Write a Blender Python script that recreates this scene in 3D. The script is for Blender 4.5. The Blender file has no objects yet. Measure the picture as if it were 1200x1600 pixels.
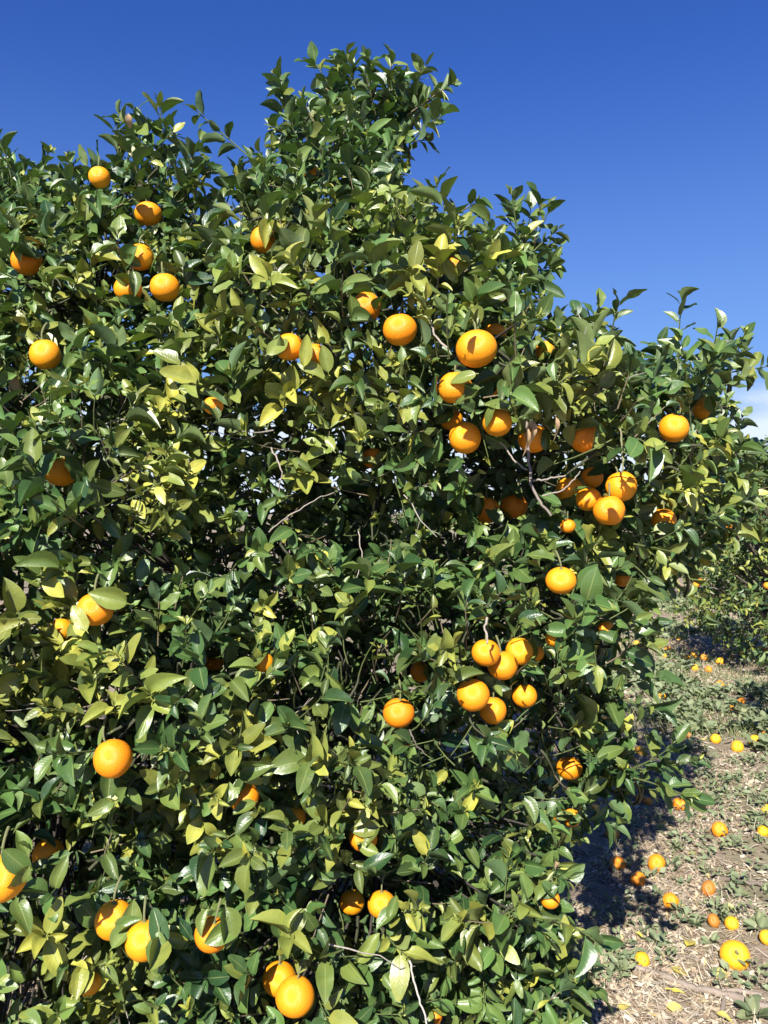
import bpy, bmesh, math, random
import numpy as np
from mathutils import Vector, Matrix

# ------------------------------------------------------------------ camera
scene = bpy.context.scene
C = scene.collection
FPX, CX, CY, CAMZ = 1250.0, 600.0, 800.0, 1.6
cam_data = bpy.data.cameras.new('camera')
cam = bpy.data.objects.new('camera', cam_data)
C.objects.link(cam)
cam_data.sensor_fit = 'VERTICAL'
cam_data.sensor_height = 36.0
cam_data.lens = FPX / 1600.0 * 36.0
cam_data.clip_start = 0.02
cam_data.clip_end = 2000.0
cam.location = (0, 0, CAMZ)
cam.rotation_euler = (math.radians(90), 0, 0)
scene.camera = cam

# ------------------------------------------------------------------ light
SUN_EL, SUN_AZ = math.radians(38), math.radians(196)      # behind the camera, a little to the left
SUN = np.array([math.sin(SUN_AZ) * math.cos(SUN_EL), math.cos(SUN_AZ) * math.cos(SUN_EL), math.sin(SUN_EL)])
world = bpy.data.worlds.new('World')
scene.world = world
world.use_nodes = True
wn, wl = world.node_tree.nodes, world.node_tree.links
wn.clear()
w_out = wn.new('ShaderNodeOutputWorld')
w_bg = wn.new('ShaderNodeBackground')
w_bg.inputs['Strength'].default_value = 0.056
sky = wn.new('ShaderNodeTexSky')
sky.sky_type = 'NISHITA'
sky.sun_disc = False
sky.sun_elevation = SUN_EL
sky.sun_rotation = SUN_AZ
sky.altitude = 600
sky.air_density = 1.0
sky.dust_density = 0.45
sky.ozone_density = 2.0
w_hsv = wn.new('ShaderNodeHueSaturation')
w_hsv.inputs['Saturation'].default_value = 1.22
w_hsv.inputs['Value'].default_value = 1.0
wl.new(sky.outputs[0], w_hsv.inputs['Color'])
# thin bank of low white cloud all round the horizon
w_tc = wn.new('ShaderNodeTexCoord')
w_sep = wn.new('ShaderNodeSeparateXYZ')
wl.new(w_tc.outputs['Generated'], w_sep.inputs[0])
w_map = wn.new('ShaderNodeMapping')
w_map.inputs['Scale'].default_value = (1.0, 1.0, 3.5)
wl.new(w_tc.outputs['Generated'], w_map.inputs[0])
w_noise = wn.new('ShaderNodeTexNoise')
w_noise.inputs['Scale'].default_value = 4.0
w_noise.inputs['Detail'].default_value = 6.0
wl.new(w_map.outputs[0], w_noise.inputs['Vector'])
w_add = wn.new('ShaderNodeMath'); w_add.operation = 'MULTIPLY_ADD'
wl.new(w_noise.outputs['Fac'], w_add.inputs[0]); w_add.inputs[1].default_value = 0.30; w_add.inputs[2].default_value = -0.020
w_sub = wn.new('ShaderNodeMath'); w_sub.operation = 'SUBTRACT'
wl.new(w_add.outputs[0], w_sub.inputs[0]); wl.new(w_sep.outputs['Z'], w_sub.inputs[1])
w_mr = wn.new('ShaderNodeMapRange'); w_mr.interpolation_type = 'SMOOTHSTEP'
wl.new(w_sub.outputs[0], w_mr.inputs['Value'])
w_mr.inputs['From Min'].default_value = -0.035; w_mr.inputs['From Max'].default_value = 0.045
w_mr.inputs['To Max'].default_value = 0.85
w_mix = wn.new('ShaderNodeMixRGB')
wl.new(w_mr.outputs[0], w_mix.inputs['Fac'])
w_tint = wn.new('ShaderNodeMixRGB'); w_tint.blend_type = 'MULTIPLY'; w_tint.inputs[0].default_value = 1.0
wl.new(w_hsv.outputs[0], w_tint.inputs[1]); w_tint.inputs[2].default_value = (0.60, 0.75, 1.34, 1)
w_hz = wn.new('ShaderNodeMapRange'); w_hz.interpolation_type = 'SMOOTHSTEP'       # pale air towards the horizon
wl.new(w_sep.outputs['Z'], w_hz.inputs['Value'])
w_hz.inputs['From Min'].default_value = 0.52; w_hz.inputs['From Max'].default_value = 0.0; w_hz.inputs['To Max'].default_value = 0.60
w_hm = wn.new('ShaderNodeMixRGB'); wl.new(w_hz.outputs[0], w_hm.inputs['Fac'])
wl.new(w_tint.outputs[0], w_hm.inputs[1]); w_hm.inputs[2].default_value = (2.3, 3.9, 5.0, 1)
wl.new(w_hm.outputs[0], w_mix.inputs[1])
w_mix.inputs[2].default_value = (7.6, 8.4, 9.6, 1)
wl.new(w_mix.outputs[0], w_bg.inputs['Color'])
wl.new(w_bg.outputs[0], w_out.inputs['Surface'])

sun_data = bpy.data.lights.new('sun', 'SUN')
sun_data.energy = 5.0
sun_data.angle = math.radians(0.5)
sun_data.color = (1.0, 0.96, 0.895)
sun = bpy.data.objects.new('sun', sun_data)
C.objects.link(sun)
sun.rotation_euler = Vector(-SUN).to_track_quat('-Z', 'Y').to_euler()
sun.location = (-3, -8, 9)

scene.view_settings.view_transform = 'Standard'
scene.view_settings.look = 'None'
scene.view_settings.gamma = 1.0
scene.view_settings.use_curve_mapping = False
scene.view_settings.exposure = 1.1
scene.cycles.max_bounces = 6
scene.cycles.diffuse_bounces = 1
scene.cycles.transmission_bounces = 4
scene.cycles.use_denoising = True

rng = np.random.default_rng(11)
random.seed(11)

# ------------------------------------------------------------------ helpers
def P(px, py, d):
    return np.array([(px - CX) / FPX * d, d, CAMZ + (CY - py) / FPX * d])

def proj(p):
    p = np.atleast_2d(p)
    d = np.maximum(p[:, 1], 1e-3)
    return np.stack([CX + p[:, 0] / d * FPX, CY - (p[:, 2] - CAMZ) / d * FPX, p[:, 1]], 1)

def unit(v):
    v = np.asarray(v, float)
    return v / np.maximum(np.linalg.norm(v, axis=-1, keepdims=True), 1e-9)

def cross3(a, b):
    return np.array([a[1] * b[2] - a[2] * b[1], a[2] * b[0] - a[0] * b[2], a[0] * b[1] - a[1] * b[0]])

def mesh_from(name, verts, faces, col=None, smooth=True):
    """verts (n,3); faces (m,k) of one size; col (n,4) point colours"""
    me = bpy.data.meshes.new(name)
    verts = np.asarray(verts, np.float32); faces = np.asarray(faces, np.int32)
    n, (m, k) = len(verts), faces.shape
    me.vertices.add(n); me.vertices.foreach_set('co', verts.ravel())
    me.loops.add(m * k); me.loops.foreach_set('vertex_index', faces.ravel())
    me.polygons.add(m)
    me.polygons.foreach_set('loop_start', np.arange(0, m * k, k, dtype=np.int32))
    me.polygons.foreach_set('use_smooth', np.full(m, smooth, dtype=bool))
    me.update(calc_edges=True)
    if col is not None:
        a = me.color_attributes.new('tint', 'FLOAT_COLOR', 'POINT')
        a.data.foreach_set('color', np.asarray(col, np.float32).ravel())
    me.validate()
    return me

def obj(name, me, mat=None, parent=None, loc=None):
    o = bpy.data.objects.new(name, me)
    C.objects.link(o)
    if mat is not None and me is not None and not me.materials:
        me.materials.append(mat)
    if parent is not None:
        o.parent = parent
    if loc is not None:
        o.location = loc
    return o

def tag(o, label=None, cat=None, group=None, kind=None):
    if label: o['label'] = label
    if cat: o['category'] = cat
    if group: o['group'] = group
    if kind: o['kind'] = kind
    return o

class Tubes:
    """collects tapered tubes into one mesh"""
    def __init__(self, sides=5):
        self.v, self.f, self.c, self.n, self.s = [], [], [], 0, sides
    def add(self, pts, radii, col=(0.5, 0.5, 0.5, 1)):
        pts = np.asarray(pts, float); s = self.s
        t = np.gradient(pts, axis=0); t = unit(t)
        ref = np.array([0.31, 0.77, 0.55])
        a = unit(np.cross(t, ref)); b = np.cross(t, a)
        ang = np.linspace(0, 2 * math.pi, s, endpoint=False)
        r = np.asarray(radii, float)
        if r.ndim == 0: r = np.full(len(pts), float(r))
        ring = pts[:, None] + r[:, None, None] * (np.cos(ang)[None, :, None] * a[:, None] + np.sin(ang)[None, :, None] * b[:, None])
        self.v.append(ring.reshape(-1, 3))
        i = np.arange(len(pts) - 1)[:, None] * s
        j = np.arange(s)[None, :]; k = (j + 1) % s
        q = np.stack([i + j, i + k, i + s + k, i + s + j], -1).reshape(-1, 4) + self.n
        self.f.append(q)
        self.c.append(np.tile(np.asarray(col, float), (len(pts) * s, 1)))
        self.n += len(pts) * s
        # caps
    def mesh(self, name):
        return mesh_from(name, np.concatenate(self.v), np.concatenate(self.f), np.concatenate(self.c))

def bez(p0, p1, p2, n):
    t = np.linspace(0, 1, n)[:, None]
    return (1 - t) ** 2 * np.asarray(p0) + 2 * (1 - t) * t * np.asarray(p1) + t ** 2 * np.asarray(p2)

def vnoise(x, y, seed=0):
    """cheap smooth value noise in numpy"""
    x = np.asarray(x, float); y = np.asarray(y, float)
    xi, yi = np.floor(x).astype(np.int64), np.floor(y).astype(np.int64)
    fx, fy = x - xi, y - yi
    fx, fy = fx * fx * (3 - 2 * fx), fy * fy * (3 - 2 * fy)
    def h(a, b):
        n = (a * 374761393 + b * 668265263 + seed * 1442695041) & 0xffffffff
        n = ((n ^ (n >> 13)) * 1274126177) & 0xffffffff
        return ((n ^ (n >> 16)) & 0xffff) / 65535.0
    return (h(xi, yi) * (1 - fx) + h(xi + 1, yi) * fx) * (1 - fy) + (h(xi, yi + 1) * (1 - fx) + h(xi + 1, yi + 1) * fx) * fy

def ground_h(x, y):
    h = (vnoise(x * 0.9, y * 0.9, 1) - 0.5) * 0.09 + (vnoise(x * 3.1, y * 3.1, 2) - 0.5) * 0.035 + (vnoise(x * 9, y * 9, 3) - 0.5) * 0.012
    fade = np.clip(1.5 - np.hypot(x, y) / 60.0, 0, 1)
    return h * fade

# ------------------------------------------------------------------ materials
def new_mat(name):
    m = bpy.data.materials.new(name); m.use_nodes = True
    n, l = m.node_tree.nodes, m.node_tree.links
    b = n['Principled BSDF']; o = n['Material Output']
    return m, n, l, b, o

def math_node(n, l, op, a, b=None, c=None, clamp=False):
    x = n.new('ShaderNodeMath'); x.operation = op; x.use_clamp = clamp
    for i, v in enumerate((a, b, c)):
        if v is None: continue
        if isinstance(v, (int, float)): x.inputs[i].default_value = v
        else: l.new(v, x.inputs[i])
    return x.outputs[0]

def mix(n, l, fac, a, b, mode='MIX'):
    x = n.new('ShaderNodeMixRGB'); x.blend_type = mode
    for i, v in enumerate((fac, a, b)):
        if isinstance(v, (int, float)): x.inputs[i].default_value = v
        elif isinstance(v, tuple): x.inputs[i].default_value = (*v, 1) if len(v) == 3 else v
        else: l.new(v, x.inputs[i])
    return x.outputs[0]

def ramp(n, l, src, stops):
    r = n.new('ShaderNodeValToRGB')
    e = r.color_ramp.elements
    while len(e) < len(stops): e.new(0.5)
    for k, (p, c) in enumerate(stops):
        e[k].position = p; e[k].color = (*c, 1)
    l.new(src, r.inputs[0])
    return r.outputs[0]

def noise(n, l, scale, detail=3, coord='Object', rough=0.55):
    tc = n.new('ShaderNodeTexCoord'); t = n.new('ShaderNodeTexNoise')
    t.inputs['Scale'].default_value = scale; t.inputs['Detail'].default_value = detail
    t.inputs['Roughness'].default_value = rough
    l.new(tc.outputs[coord], t.inputs['Vector'])
    return t.outputs['Fac']

def leaf_material(name, dark, mid, yellow, rough=0.37, trans=0.12):
    m, n, l, b, o = new_mat(name)
    at = n.new('ShaderNodeVertexColor'); at.layer_name = 'tint'
    sp = n.new('ShaderNodeSeparateColor'); l.new(at.outputs['Color'], sp.inputs[0])
    u, v, yel = sp.outputs[0], sp.outputs[1], sp.outputs[2]
    rnd = at.outputs['Alpha']
    base = mix(n, l, rnd, dark, mid)
    au = math_node(n, l, 'ABSOLUTE', math_node(n, l, 'MULTIPLY_ADD', u, 2.0, -1.0))
    # chlorosis: yellow between the veins and from the edge
    nz = noise(n, l, 38.0, 3)
    yf = math_node(n, l, 'MULTIPLY', yel, math_node(n, l, 'MULTIPLY_ADD', nz, 1.3, 0.35), clamp=True)
    base = mix(n, l, yf, base, yellow)
    # mottling and dust
    nz2 = noise(n, l, 110.0, 2)
    base = mix(n, l, math_node(n, l, 'MULTIPLY', nz2, 0.12), base, (0.17, 0.19, 0.11))
    sp2 = noise(n, l, 55.0, 4, rough=0.75)
    sm = n.new('ShaderNodeMapRange'); l.new(sp2, sm.inputs['Value'])
    sm.inputs['From Min'].default_value = 0.69; sm.inputs['From Max'].default_value = 0.73; sm.inputs['To Max'].default_value = 0.75
    base = mix(n, l, sm.outputs[0], base, (0.27, 0.20, 0.10))
    # pale midrib and side veins
    mr = n.new('ShaderNodeMapRange'); l.new(au, mr.inputs['Value'])
    mr.inputs['From Min'].default_value = 0.10; mr.inputs['From Max'].default_value = 0.02
    ph = math_node(n, l, 'MULTIPLY_ADD', v, 62.0, math_node(n, l, 'MULTIPLY', au, -16.0))
    wv = math_node(n, l, 'SINE', ph)
    vein = math_node(n, l, 'POWER', math_node(n, l, 'MULTIPLY_ADD', wv, 0.5, 0.5), 6.0)
    vfac = math_node(n, l, 'MAXIMUM', math_node(n, l, 'MULTIPLY', mr.outputs[0], 0.5), math_node(n, l, 'MULTIPLY', vein, 0.045))
    base = mix(n, l, vfac, base, (0.24, 0.28, 0.09))
    # paler matt underside
    geo = n.new('ShaderNodeNewGeometry')
    under = mix(n, l, 0.5, base, (0.12, 0.19, 0.085))
    colr = mix(n, l, geo.outputs['Backfacing'], base, under)
    l.new(colr, b.inputs['Base Color'])
    rg = math_node(n, l, 'MULTIPLY_ADD', nz2, 0.22, rough - 0.11)
    rg = math_node(n, l, 'MULTIPLY_ADD', geo.outputs['Backfacing'], 0.2, rg)
    l.new(rg, b.inputs['Roughness'])
    b.inputs['Specular IOR Level'].default_value = 0.5
    bp = n.new('ShaderNodeBump'); bp.inputs['Strength'].default_value = 0.35; bp.inputs['Distance'].default_value = 0.0015
    hh = math_node(n, l, 'MULTIPLY_ADD', vein, -0.22, math_node(n, l, 'MULTIPLY_ADD', nz2, 0.9, math_node(n, l, 'MULTIPLY', mr.outputs[0], -0.8)))
    l.new(hh, bp.inputs['Height']); l.new(bp.outputs[0], b.inputs['Normal'])
    tr = n.new('ShaderNodeBsdfTranslucent')
    tcol = mix(n, l, 1.0, colr, (0.95, 1.25, 0.35), 'MULTIPLY')
    l.new(tcol, tr.inputs['Color'])
    ms = n.new('ShaderNodeMixShader'); ms.inputs[0].default_value = trans
    l.new(b.outputs[0], ms.inputs[1]); l.new(tr.outputs[0], ms.inputs[2]); l.new(ms.outputs[0], o.inputs['Surface'])
    return m

M_LEAF = leaf_material('citrus_leaf', (0.009, 0.044, 0.012), (0.092, 0.180, 0.040), (0.47, 0.44, 0.065))
M_WEED = leaf_material('weed_leaf', (0.10, 0.14, 0.065), (0.20, 0.24, 0.13), (0.36, 0.33, 0.14), rough=0.6, trans=0.2)
M_FALLEN = leaf_material('fallen_leaf', (0.34, 0.27, 0.10), (0.52, 0.44, 0.14), (0.62, 0.50, 0.06), rough=0.55, trans=0.15)

def attr_material(name, rough, bump_scale, bump, spec=0.3, var=0.35):
    """colour from the per-piece attribute, with grain"""
    m, n, l, b, o = new_mat(name)
    at = n.new('ShaderNodeVertexColor'); at.layer_name = 'tint'
    nz = noise(n, l, bump_scale, 4)
    c = mix(n, l, math_node(n, l, 'MULTIPLY', nz, var * 2), at.outputs['Color'], mix(n, l, 1.0, at.outputs['Color'], (0.45, 0.42, 0.38), 'MULTIPLY'))
    l.new(c, b.inputs['Base Color'])
    b.inputs['Roughness'].default_value = rough
    b.inputs['Specular IOR Level'].default_value = spec
    bp = n.new('ShaderNodeBump'); bp.inputs['Strength'].default_value = bump; bp.inputs['Distance'].default_value = 0.003
    l.new(nz, bp.inputs['Height']); l.new(bp.outputs[0], b.inputs['Normal'])
    return m

M_TWIG = attr_material('twig_bark', 0.75, 160.0, 0.5)
M_BARK = attr_material('trunk_bark', 0.85, 55.0, 0.9)
M_LITTER = attr_material('dry_litter', 0.8, 240.0, 0.3)
M_DRY = attr_material('dry_leaf', 0.7, 120.0, 0.5)

def orange_material():
    m, n, l, b, o = new_mat('orange_peel')
    oi = n.new('ShaderNodeObjectInfo')
    tc = n.new('ShaderNodeTexCoord')
    sp = n.new('ShaderNodeSeparateXYZ'); l.new(tc.outputs['Object'], sp.inputs[0])
    big = noise(n, l, 1.6, 3)
    c = mix(n, l, math_node(n, l, 'MULTIPLY', big, 0.5), oi.outputs['Color'], mix(n, l, 1.0, oi.outputs['Color'], (1.0, 0.72, 0.6), 'MULTIPLY'))
    top = n.new('ShaderNodeMapRange'); l.new(sp.outputs['Z'], top.inputs['Value'])
    top.inputs['From Min'].default_value = 0.75; top.inputs['From Max'].default_value = 1.0; top.inputs['To Max'].default_value = 0.35
    c = mix(n, l, top.outputs[0], c, (0.62, 0.42, 0.03))
    vo = n.new('ShaderNodeTexVoronoi'); vo.inputs['Scale'].default_value = 26.0
    l.new(tc.outputs['Object'], vo.inputs['Vector'])
    # scuffs and rind scars
    sc = noise(n, l, 5.0, 6, rough=0.7)
    scf = n.new('ShaderNodeMapRange'); l.new(sc, scf.inputs['Value'])
    scf.inputs['From Min'].default_value = 0.66; scf.inputs['From Max'].default_value = 0.74; scf.inputs['To Max'].default_value = 0.55
    c = mix(n, l, scf.outputs[0], c, (0.36, 0.16, 0.03))
    l.new(c, b.inputs['Base Color'])
    l.new(math_node(n, l, 'MULTIPLY_ADD', sc, 0.2, 0.28), b.inputs['Roughness'])
    b.inputs['Specular IOR Level'].default_value = 0.5
    b.inputs['Subsurface Weight'].default_value = 0.12
    b.inputs['Subsurface Radius'].default_value = (0.10, 0.045, 0.01)
    b.inputs['Subsurface Scale'].default_value = 0.1
    bp = n.new('ShaderNodeBump'); bp.inputs['Strength'].default_value = 0.3; bp.inputs['Distance'].default_value = 0.03
    l.new(math_node(n, l, 'ADD', vo.outputs['Distance'], math_node(n, l, 'MULTIPLY', big, 0.8)), bp.inputs['Height'])
    l.new(bp.outputs[0], b.inputs['Normal'])
    return m
M_ORANGE = orange_material()

def ground_material():
    m, n, l, b, o = new_mat('orchard_ground')
    n1 = noise(n, l, 0.7, 5); n2 = noise(n, l, 9.0, 6, rough=0.7); n3 = noise(n, l, 70.0, 4, rough=0.7)
    soil = ramp(n, l, n2, [(0.25, (0.16, 0.115, 0.08)), (0.5, (0.32, 0.25, 0.185)), (0.75, (0.44, 0.37, 0.29))])
    soil = mix(n, l, math_node(n, l, 'MULTIPLY', n3, 0.7), soil, (0.20, 0.15, 0.11))
    g = n.new('ShaderNodeMapRange'); l.new(math_node(n, l, 'MULTIPLY_ADD', n2, 0.35, n1), g.inputs['Value'])
    g.inputs['From Min'].default_value = 0.66; g.inputs['From Max'].default_value = 0.82; g.inputs['To Max'].default_value = 0.6
    c = mix(n, l, g.outputs[0], soil, (0.12, 0.15, 0.06))
    l.new(c, b.inputs['Base Color'])
    b.inputs['Roughness'].default_value = 0.95
    b.inputs['Specular IOR Level'].default_value = 0.1
    bp = n.new('ShaderNodeBump'); bp.inputs['Strength'].default_value = 0.9; bp.inputs['Distance'].default_value = 0.02
    l.new(math_node(n, l, 'MULTIPLY_ADD', n3, 0.5, n2), bp.inputs['Height']); l.new(bp.outputs[0], b.inputs['Normal'])
    return m
M_GROUND = ground_material()

# ------------------------------------------------------------------ ground
def axis(lo, hi, near_lo, near_hi, step):
    inner = np.arange(near_lo, near_hi + step, step)
    def grow(start, end):
        out, s, x = [], step, start
        sign = 1 if end > start else -1
        while (end - x) * sign > 0:
            s *= 1.25; x += sign * s; out.append(x)
        return out
    return np.array(grow(near_lo, lo)[::-1] + list(inner) + grow(near_hi, hi))
gx = axis(-900, 900, -3.0, 8.0, 0.09); gy = axis(-60, 1500, -0.5, 14.0, 0.09)
GX, GY = np.meshgrid(gx, gy)
gv = np.stack([GX.ravel(), GY.ravel(), ground_h(GX.ravel(), GY.ravel())], 1)
nx, ny = len(gx), len(gy)
ii, jj = np.meshgrid(np.arange(nx - 1), np.arange(ny - 1))
a = (jj * nx + ii).ravel()
gf = np.stack([a, a + 1, a + 1 + nx, a + nx], 1)
ground = obj('ground', mesh_from('ground', gv, gf), M_GROUND)
tag(ground, 'dry orchard floor of pale soil, straw and patchy weeds', None, None, 'structure')

# ------------------------------------------------------------------ leaf shapes
def leaf_proto(fold, curl, wave, twist, k, rows=8, cols=5, petiole=0.10, seed=0, blunt=0.0):
    r = np.random.default_rng(seed)
    if rows == 8:
        vv = np.array([0, .10, .155, .255, .40, .55, .71, .85, .95, 1.0])
        ww = np.array([.05, .07, .44, .77, .97, 1.0, .86, .57, .25, .0])
        rows = 10
    else:
        vv = np.array([0, .14, .42, .72, 1.0])[:rows]
        ww = np.array([.06, .30, 1.0, .78, .0])[:rows]
    ww = ww * (1 + r.normal(0, .025, len(ww)))
    ww[-1] = 0.03
    if blunt: ww[-2] += blunt
    uu = np.linspace(-1, 1, cols) if cols != 5 else np.array([-1, -.62, 0, .62, 1.])
    V, U = np.meshgrid(vv, uu, indexing='ij')
    W = np.repeat(ww[:, None], cols, 1)
    asym = 1 + 0.12 * r.normal() * np.sign(U)
    x = U * W * 0.5 * asym
    z = fold * np.abs(x) * 1.0 - curl * V ** 2 - 0.35 * r.uniform(-.4, 1.0) * np.maximum(0, np.abs(U) - .6) * W * .5 + wave * np.sin(V * 6.283 * k + r.uniform(0, 6)) * U * W * 0.5
    z += 0.10 * curl * V + 0.012 * r.normal(0, 1, V.shape) * W
    y = V * (1 - 0.12 * abs(curl))
    x2 = x * np.cos(twist * V) - z * np.sin(twist * V) * 0.4
    z2 = z + x * np.sin(twist * V)
    co = np.stack([x2, y, z2], -1).reshape(-1, 3)
    uv = np.stack([(U * 0.5 + 0.5), V], -1).reshape(-1, 2)
    i, j = np.meshgrid(np.arange(rows - 1), np.arange(cols - 1), indexing='ij')
    a = (i * cols + j).ravel()
    f = np.stack([a, a + 1, a + 1 + cols, a + cols], 1)
    return co, uv, f

PROTO_HI = [leaf_proto(fo, cu, wa, tw, k, seed=s, blunt=bl) for s, (fo, cu, wa, tw, k, bl) in enumerate([
    (.35, .14, .05, .15, 1.0, 0), (.55, .24, .08, -.25, 1.5, 0), (.20, .08, .10, .35, 2.0, .08), (.75, .30, .06, .1, 1.2, 0),
    (.15, .34, .08, -.4, 1.0, .1), (.45, -.08, .10, .3, 1.6, 0), (.90, .18, .05, -.1, 1.0, 0), (.30, .48, .10, .5, 1.4, 0),
    (.10, .20, .16, -.2, 2.2, .12), (.50, .12, .12, .7, 1.3, 0),
    (1.1, .36, .08, .2, 1.0, 0), (.6, .50, .12, -.4, 1.2, 0), (.25, .30, .14, .2, 1.8, .05), (.4, -.22, .16, -.5, 1.4, 0)])]
PROTO_LO = [leaf_proto(fo, cu, wa, tw, k, rows=5, cols=3, seed=s + 50) for s, (fo, cu, wa, tw, k) in enumerate([
    (.35, .14, .05, .15, 1.0), (.55, .28, .08, -.25, 1.5), (.20, .10, .10, .35, 2.0), (.75, .34, .06, .1, 1.2), (.3, .45, .1, .4, 1)])]

class Leaves:
    """arrays describing many leaves"""
    def __init__(self): self.rows = []
    def add(self, p, ax, nrm, L, w, yel, rnd, keep=0):
        self.rows.append(np.concatenate([p, ax, nrm, [L, w, yel, rnd, keep]]))
    def arr(self): return np.array(self.rows)

def leaf_world(A, protos, pid):
    """vertex arrays per leaf, shared topology: (n, nv, 3), colours (n, nv, 4), faces"""
    co = np.stack([protos[k][0] for k in range(len(protos))])[pid]
    uv = np.stack([protos[k][1] for k in range(len(protos))])[pid]
    a = unit(A[:, 3:6]); nn = A[:, 6:9]
    nn = unit(nn - a * np.sum(a * nn, 1, keepdims=True))
    sd = np.cross(a, nn)
    L = A[:, 9][:, None, None]; w = A[:, 10][:, None, None]
    v = A[:, None, 0:3] + L * (co[..., 0:1] * w * sd[:, None] + co[..., 1:2] * a[:, None] + co[..., 2:3] * nn[:, None] * 0.75)
    n, nv = co.shape[:2]
    col = np.empty((n, nv, 4)); col[..., :2] = uv
    col[..., 2] = A[:, 11][:, None]; col[..., 3] = A[:, 12][:, None]
    return v, col, protos[0][2]

def leaves_mesh(name, v, col, f):
    n, nv = v.shape[:2]
    faces = (f[None] + (np.arange(n) * nv)[:, None, None]).reshape(-1, 4)
    return mesh_from(name, v.reshape(-1, 3), faces, col.reshape(-1, 4))

def shoot(Lv, T, base, tip, nleaf, yel, rnd, size=1.0, keep=0, bend=0.15, stem_r=0.0022, stem_col=None, tipbuds=True, sunward=0.45, inward=None):
    """a leafy shoot: stem with spirally set leaves"""
    base, tip = np.asarray(base, float), np.asarray(tip, float)
    L = np.linalg.norm(tip - base); d = (tip - base) / L
    mid = (base + tip) / 2 + np.array([rng.normal(0, .3), rng.normal(0, .3), -bend]) * L * 0.25
    n = max(4, int(L / 0.03))
    pts = bez(base, mid, tip, n)
    tans = unit(np.gradient(pts, axis=0))
    if T is not None:
        c = stem_col or ((0.10, 0.13, 0.04, 1) if rng.random() < .7 else (0.20, 0.16, 0.10, 1))
        T.add(pts, np.linspace(stem_r, stem_r * 0.55, n), c)
        if inward is not None:
            k2 = bez(inward, (np.asarray(inward) + base) / 2 + rng.normal(0, .03, 3), base, 5)
            T.add(k2, np.linspace(stem_r * 2.2, stem_r, 5), (0.06, 0.065, 0.035, 1))
    ph = rng.uniform(0, 6.28)
    for k in range(nleaf):
        t = 0.12 + 0.86 * (max(0, k + rng.uniform(-.3, .3)) / max(nleaf - 1, 1)) ** .72
        t = min(max(t, 0.05), 1.0)
        q = t * (n - 1); i0 = min(int(q), n - 2); fr = q - i0
        p = pts[i0] * (1 - fr) + pts[i0 + 1] * fr
        s = unit(tans[i0])
        ph += 2.4 + rng.normal(0, .25)
        e1 = unit(cross3(s, (0.3, 0.5, 0.81))); e2 = cross3(s, e1)
        rad = math.cos(ph) * e1 + math.sin(ph) * e2
        th = math.radians(rng.normal(76 - 36 * t, 10))
        ax = math.cos(th) * s + math.sin(th) * rad
        ax = unit(ax + np.array([0, 0, -1]) * rng.uniform(-0.22, 0.42) * (1.1 - 0.6 * t) + rng.normal(0, .12, 3))
        nr = s * 0.9 + np.array([0, 0, 1]) * 0.42 + SUN * sunward + rng.normal(0, .33, 3) + 0.25 * cross3(rad, s)
        ln = size * (rng.normal(0.064, 0.016) if rng.random() < .84 else rng.uniform(.025, .05)) * (1.0 - 0.25 * (t > .93)) * (0.8 + 0.2 * min(1, t * 4))
        ln = min(max(ln, 0.024), 0.098)
        wd = rng.normal(0.425, 0.055)
        y = min(1, max(0, yel + rng.normal(0, .10) + (rng.random() < .04) * rng.uniform(.3, .8)))
        Lv.add(p, ax, nr, ln, wd, y, min(1, max(0, rnd + rng.normal(0, .18))), keep)
    if tipbuds and rng.random() < 0.45:      # tuft of tiny pale new leaves
        for k in range(rng.integers(3, 7)):
            rad = unit(rng.normal(0, 1, 3))
            ax = unit(tans[-1] * 1.0 + rad * 0.7)
            Lv.add(pts[-1] + rad * 0.003, ax, tans[-1] + rng.normal(0, .3, 3), rng.uniform(.014, .030), .32, rng.uniform(.35, .65), 0.9, keep)

# ------------------------------------------------------------------ the main tree's form
OUT = np.array([(-650, 540), (-420, 350), (-180, 265), (0, 245), (60, 262), (105, 285), (140, 295), (185, 240), (215, 205), (262, 208), (298, 250),
    (318, 300), (345, 365), (368, 290), (400, 265), (432, 225), (436, 170), (450, 148), (485, 150), (505, 118), (545, 108), (620, 118),
    (668, 142), (682, 165), (672, 200), (645, 245), (640, 310), (700, 326), (750, 355), (790, 350), (805, 342), (840, 350), (862, 375),
    (850, 430), (822, 470), (850, 520), (905, 525), (930, 512), (968, 512), (985, 545), (1000, 590), (1030, 575), (1045, 545), (1075, 545), (1108, 538),
    (1150, 546), (1170, 566), (1140, 588), (1138, 640), (1128, 668), (1170, 690), (1205, 730), (1200, 800), (1140, 835),
    (1095, 865), (1060, 885), (1028, 930), (992, 985), (980, 1060), (950, 1085), (968, 1105), (940, 1135), (952, 1170), (990, 1165), (1010, 1195),
    (1005, 1235), (980, 1245), (925, 1272), (878, 1285), (868, 1335), (838, 1380), (852, 1430), (885, 1478), (908, 1508), (905, 1560),
    (900, 1640), (870, 1760), (600, 1830), (-300, 1830), (-700, 1500)], float)

def poly_sd(pts):
    """signed distance to the outline, positive inside"""
    pts = np.atleast_2d(pts)[:, :2]
    a = OUT; b = np.roll(OUT, -1, 0)
    d2 = np.full(len(pts), 1e18); ins = np.zeros(len(pts), bool)
    for p, q in zip(a, b):
        e = q - p; w = pts - p
        t = np.clip((w @ e) / (e @ e), 0, 1)
        r = w - t[:, None] * e
        d2 = np.minimum(d2, (r ** 2).sum(1))
        cnd = (p[1] > pts[:, 1]) != (q[1] > pts[:, 1])
        xx = (q[0] - p[0]) * (pts[:, 1] - p[1]) / (q[1] - p[1] + 1e-12) + p[0]
        ins ^= cnd & (pts[:, 0] < xx)
    return np.sqrt(d2) * np.where(ins, 1, -1)

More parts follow.
